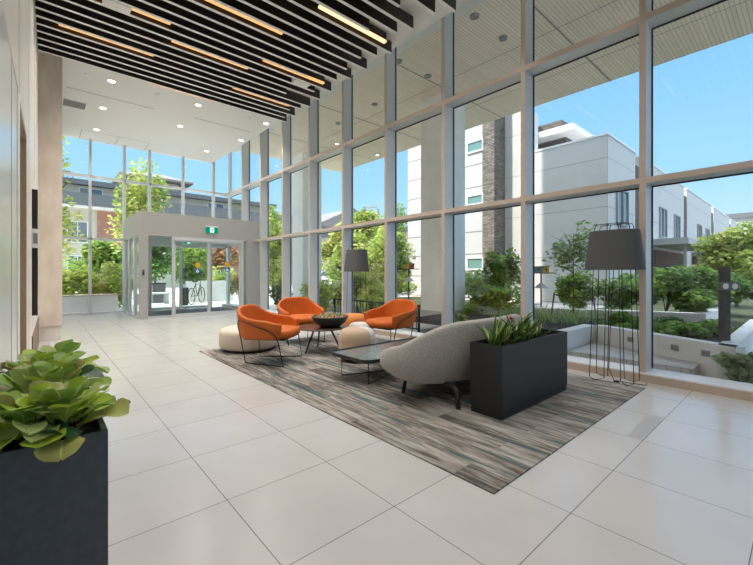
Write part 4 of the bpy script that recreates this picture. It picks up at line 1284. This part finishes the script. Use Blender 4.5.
# ---- townhouses
units=[(16.0,19.45),(20.2,29.2),(30.1,39.0),(40.2,49.2),(50.4,59.0)]
tl=['nearest pale townhouse, its blank side wall facing the lobby','second pale townhouse in the row across the courtyard','third pale townhouse in the row, with twin narrow windows','fourth pale townhouse in the receding row','farthest pale townhouse at the end of the row']
for i,(a,c) in enumerate(units):
    b=thing('townhouse',tl[i],'house',(a,5.0,0),0,'townhouses in a row')
    L=c-a
    d_=3.14 if i==0 else 6.0
    w_=MB()
    # end wall and front are the same cladding; two slots only turn the joints with the face
    w_.add([(0,0,G0),(L,0,G0),(L,d_,G0),(0,d_,G0),(0,0,6.4),(L,0,6.4),(L,d_,6.4),(0,d_,6.4)],[(0,1,5,4)],0)
    w_.add([(0,0,G0),(L,0,G0),(L,d_,G0),(0,d_,G0),(0,0,6.4),(L,0,6.4),(L,d_,6.4),(0,d_,6.4)],[(4,5,6,7),(1,2,6,5),(2,3,7,6),(3,0,4,7)],1)
    o=w_.build('wall',[M['render_wall'],M['render_wall_side']],b); weld(o)
    MB().box(L+0.04,L+0.70,-0.01,d_,G0,5.9).build('brick_recess',M['brick'],b)
    MB().box(-0.03,L+0.03,-0.03,d_+0.03 if i else d_,6.4,6.48).build('parapet_cap',M['frame_white'],b)
    if i==0:
        window(b,0.9,2.3,0,3.1,4.55,mull=1)
    else:
        window(b,3.2,4.6,0,3.0,4.55,mull=1); window(b,6.4,7.7,0,3.0,4.5,mull=1)
        MB().box(1.2,8.6,-1.5,0,2.5,2.78).build('porch_slab',M['concrete2'],b)
        MB().box(1.5,8.4,-0.25,-0.1,G0,2.3).build('timber_screen',M['slats'],b)
        for x in (1.6,5.0,8.3): MB().box(x-0.05,x+0.05,-1.35,-1.25,G0,2.5).build('porch_post',M['frame_grey'],b)
# rooftop pavilion
b=thing('roof_pavilion','dark stone rooftop room under a white overhanging slab roof','rooftop room',(19.4,7.56,0))
MB().box(0.9,5,0.7,2.6,6.0,8.2).build('wall',M['stone_front'],b)
MB().box(0,6.5,0,3.6,8.2,8.5).build('slab_roof',M['concrete'],b)
MB().box(0.6,5.5,0.8,3.2,8.5,9.05).build('roof_screen',M['stone_front'],b)
MB().box(0.2,5,0.6,0.75,6.0,6.9).build('parapet',M['render_wall'],b)
MB().box(0,6.5,0.75,3.6,5.5,6.0).build('base_storey',M['render_wall'],b)
# far tower
b=thing('far_building','small grey block in the distance beyond the townhouses','building',(70,4.6,0))
MB().box(0,6,0,4,G0,8.6).build('wall',M['concrete2'],b); MB().box(-0.4,6.4,-0.4,4.4,8.6,9.2).build('roof',M['roof_grey'],b)

# ---- courtyard planters
def wall_run(pts, th, z0, z1, name, label, cap=True):
    t=thing(name,label,'garden wall',(0,0,0))
    m=MB(); cpm=MB()
    for (p,q) in zip(pts[:-1],pts[1:]):
        p=Vector((*p,0)); q=Vector((*q,0)); d=(q-p).normalized(); nrm=Vector((-d.y,d.x,0))*th
        e0=p; e1=q
        m.add([e0+Vector((0,0,z0)),e1+Vector((0,0,z0)),e1+nrm+Vector((0,0,z0)),e0+nrm+Vector((0,0,z0)),
               e0+Vector((0,0,z1)),e1+Vector((0,0,z1)),e1+nrm+Vector((0,0,z1)),e0+nrm+Vector((0,0,z1))],
              [(3,2,1,0),(4,5,6,7),(0,1,5,4),(1,2,6,5),(2,3,7,6),(3,0,4,7)])
    m.build('wall',M['concrete'],t)
    return t
w1=wall_run([(9.5,0.53),(5.73,0.53),(6.58,2.236),(5.53,2.236)],-0.16,G0,0.36,'planter_wall','low white slanted planter wall in the courtyard with square step lights')
w1.location=(0,0,0)
dv=Vector((0.85,1.706,0)).normalized()
for i,s_ in enumerate((0.30,0.66,1.28)):
    p=Vector((5.73,0.53,0))+dv*s_
    t=thing('step_light',['dark square step light in the slanted planter wall, nearest the timber post','middle dark square step light in the slanted planter wall, right of the mullion','dark square step light in the slanted planter wall, behind the lamp wires'][i],'step light',(p.x,p.y,0.235),atan2(dv.y,dv.x),'step lights in the slanted wall')
    MB().box(-0.045,0.045,-0.004,0.012,-0.035,0.035).build('frame',M['frame_grey'],t)
    MB().box(-0.035,0.035,0.012,0.015,-0.025,0.025).build('lens',M['slot'],t)
wall_run([(11.8,1.2),(9.4,1.28),(8.44,3.35),(7.6,5.2)],-0.16,G0,0.42,'planter_wall','upper white planter wall behind the slanted one')
tag(MB().add([(5.9,0.69,0.25),(9.4,0.69,0.25),(9.4,1.28,0.25),(8.44,3.35,0.25),(7.0,5.6,0.25),(5.5,5.6,0.22),(5.5,2.4,0.22),(6.7,2.4,0.25)],[(0,1,2,3,4,5,6,7)]).build('planting_bed',M['soil']),'dark planting bed soil inside the courtyard walls','soil',kind='structure')
cs=[('low green plants filling the slanted planter, left of the mullion',7.1,2.0,0.5,0.27,1000),
    ('leafy low shrub in the slanted planter, right of the mullion',7.1,1.35,0.5,0.27,1000),
    ('dense low shrub behind the dark timber post',7.8,1.0,0.42,0.2,700)]
for i,(lb,x,y,r_,h,n) in enumerate(cs):
    shrub(lb,x,y,0.25,r_,r_*0.75,h,n,0.04,[M['lg_mid'],M['lg_dark'],M['lg_mid']],120+i)
cs2=[('dark evergreen shrub before the brown timber screen',10.4,2.1,0.75,1.1,1900),
     ('dark leafy shrub right of the timber screen shrub',11.2,1.75,0.7,1.0,1700),
     ('dark shrub behind the lamp legs in the upper planter',9.6,3.6,0.6,0.9,1300)]
cs2 += [('low hedge shrub filling the upper planter beside the wall corner',10.1,1.55,0.5,0.55,1300),
     ('wide dark shrub behind the young tree, beyond the upper wall',10.6,3.0,0.8,0.85,1700),
     ('dark hedge shrub before the porch of the second townhouse',13.0,2.9,1.0,1.1,1900),
     ('rounded green hedge shrub behind the timber post',12.6,1.35,0.8,0.85,1700),
     ('green hedge shrub beneath the maple, far right',15.2,1.7,1.0,0.9,1700)]
for i,(lb,x,y,r_,h,n) in enumerate(cs2):
    shrub(lb,x,y,0.3,r_,r_*0.8,h,n,0.05,[M['lg_dark'],M['lg_mid'],M['lg_dark']],130+i)
shrub('leafy shrub just outside the glass at the far right',5.56,0.40,-0.04,0.15,0.30,0.36,1000,0.035,[M['lg_mid'],M['lg_dark'],M['lg_sage']],140)
shrub('small leafy shrub outside the glass, right of the black planter',5.62,2.42,0.06,0.16,0.16,0.34,420,0.032,[M['lg_mid'],M['lg_dark']],141)
# ornamental grasses around the young tree
gm=MB(); rnd=random.Random(77)
for i in range(900):
    x=rnd.uniform(6.9,8.9); y=rnd.uniform(2.7,4.4)
    if (x-6.58)*(-2.05)+(y-2.236)*0 > 0: continue
    a=rnd.random()*6.28
    gm.leaf((x,y,0.24),a,rnd.uniform(0.9,1.5),rnd.uniform(0.15,0.34),0.006,0.8,3,'x',mi=rnd.randrange(2))
tag(gm.build('ornamental_grass',[M['lg_sage'],M['lg_mid']]),'tufted ornamental grass around the staked young tree','grass',kind='stuff')
# staked young tree
t=tree('young_tree','slender young tree tied to two stakes in the courtyard',8.35,3.25,0.24,2.34,1.0,0.62,0.62,520,0.045,[M['lg_sage'],M['lg_mid'],M['lg_sage']],150,0.022,clumps=14)
for s in (-1,1):
    q=thing('tree_stake',['wooden stake left of the young tree','wooden stake right of the young tree'][(s+1)//2],'stake',(8.35+s*0.26,3.25-s*0.28,0.24))
    MB().tube([(s*0.05,-s*0.05,-0.02),(0,0,0.55)],0.018,6).build('post',M['stake'],q)
tie=MB().tube([(8.35-0.26,3.25+0.28,0.74),(8.25,3.36,0.68),(8.35,3.25,0.67),(8.45,3.14,0.68),(8.35+0.26,3.25-0.28,0.74)],0.009,6).build('tree_tie',M['rubber'])
tag(tie,'dark rubber tie strung between the stakes and young tree','tie')
tree('young_tree','bushy young tree before the stone pier',9.15,5.3,0.1,2.2,0.5,0.55,0.55,1300,0.05,GR,151,0.03)
# birdhouses on poles
def birdhouse(x,y,z0,zt,label,c1,c2):
    t=thing('birdhouse_pole',label,'birdhouse',(x,y,z0))
    h=zt-z0
    MB().tube([(0,0,0),(0,0,h-0.14)],0.02,8).build('pole',M['timber'],t)
    MB().lathe([(0.17,h-0.5),(0.02,h-0.37)],20).build('baffle_cone',M['concrete2'],t)
    MB().box(-0.30,0.30,-0.05,0.05,h-0.155,h-0.135).build('shelf',M['timber'],t)
    for (x0,x1,c) in ((-0.16,0.0,c1),(0.02,0.16,c2)):
        o=MB().box(x0,x1,-0.06,0.06,h-0.135,h).build('house',c,t)
        MB().box(x0-0.01,x1+0.01,-0.075,0.075,h,h+0.015).build('roof',M['timber'],o)
        MB().lathe([(0.018,0),(0.018,0.004)],12,M=Matrix.Translation(((x0+x1)/2,-0.062,h-0.06))@Matrix.Rotation(R(90),4,'X')).build('hole',M['black'],o)
    t.rotation_euler=(0,0,-0.72)
hb=mat('blue_paint',(0.20,0.30,0.31),0.6); hy=mat('yellow_paint',(0.62,0.42,0.05),0.6); hr=mat('red_paint',(0.45,0.12,0.06),0.6)
birdhouse(8.87,4.18,0.1,1.33,'yellow and blue birdhouses on a pole with cone guard, beside the young tree',hb,hy)
birdhouse(8.05,7.70,G0,1.45,'yellow and red birdhouses on a pole with cone guard, behind the orange armchair',hy,hr)
# dark timber post with twin light
t=thing('light_post','dark timber post with twin round lamps in the slanted planter','light post',(6.25,0.68,0.25),-0.72)
MB().box(-0.04,0.04,-0.04,0.04,-0.05,1.0,bev=0.004).build('post',M['timber'],t)
MB().box(-0.11,0.11,-0.075,-0.04,0.72,0.82,bev=0.006).build('lamp_case',M['roof_grey'],t)
for x in (-0.055,0.055): MB().lathe([(0.034,-0.004),(0.034,0.004)],16,M=Matrix.Translation((x,-0.077,0.77))@Matrix.Rotation(R(90),4,'X')).build('lens',M['white_plastic'],t)
tree('tree','bright yellow green maple at the far right before the townhouses',19.2,1.75,G0,3.2,0.5,1.5,1.3,4200,0.085,BR,160,0.06,clumps=22)
tree('tree','second yellow green tree at the right picture edge',14.5,0.55,G0,2.3,0.3,0.75,0.75,1800,0.06,BR,161,0.05,clumps=12)
# gate fence at right
t=thing('garden_fence','dark metal garden fence beyond the timber post','fence',(12.2,0.35,G0))
MB().box(0,3.6,-0.015,0.015,0.92,0.96).box(0,3.6,-0.012,0.012,0.12,0.15).build('rail',M['steel_black'],t)
fm_=MB()
for i in range(30): fm_.box(0.06+i*0.12,0.08+i*0.12,-0.008,0.008,0.0,0.94)
fm_.build('picket',M['steel_black'],t)
SC.cycles.use_denoising = True
SC.cycles.max_bounces = 10
SC.cycles.transparent_max_bounces = 24
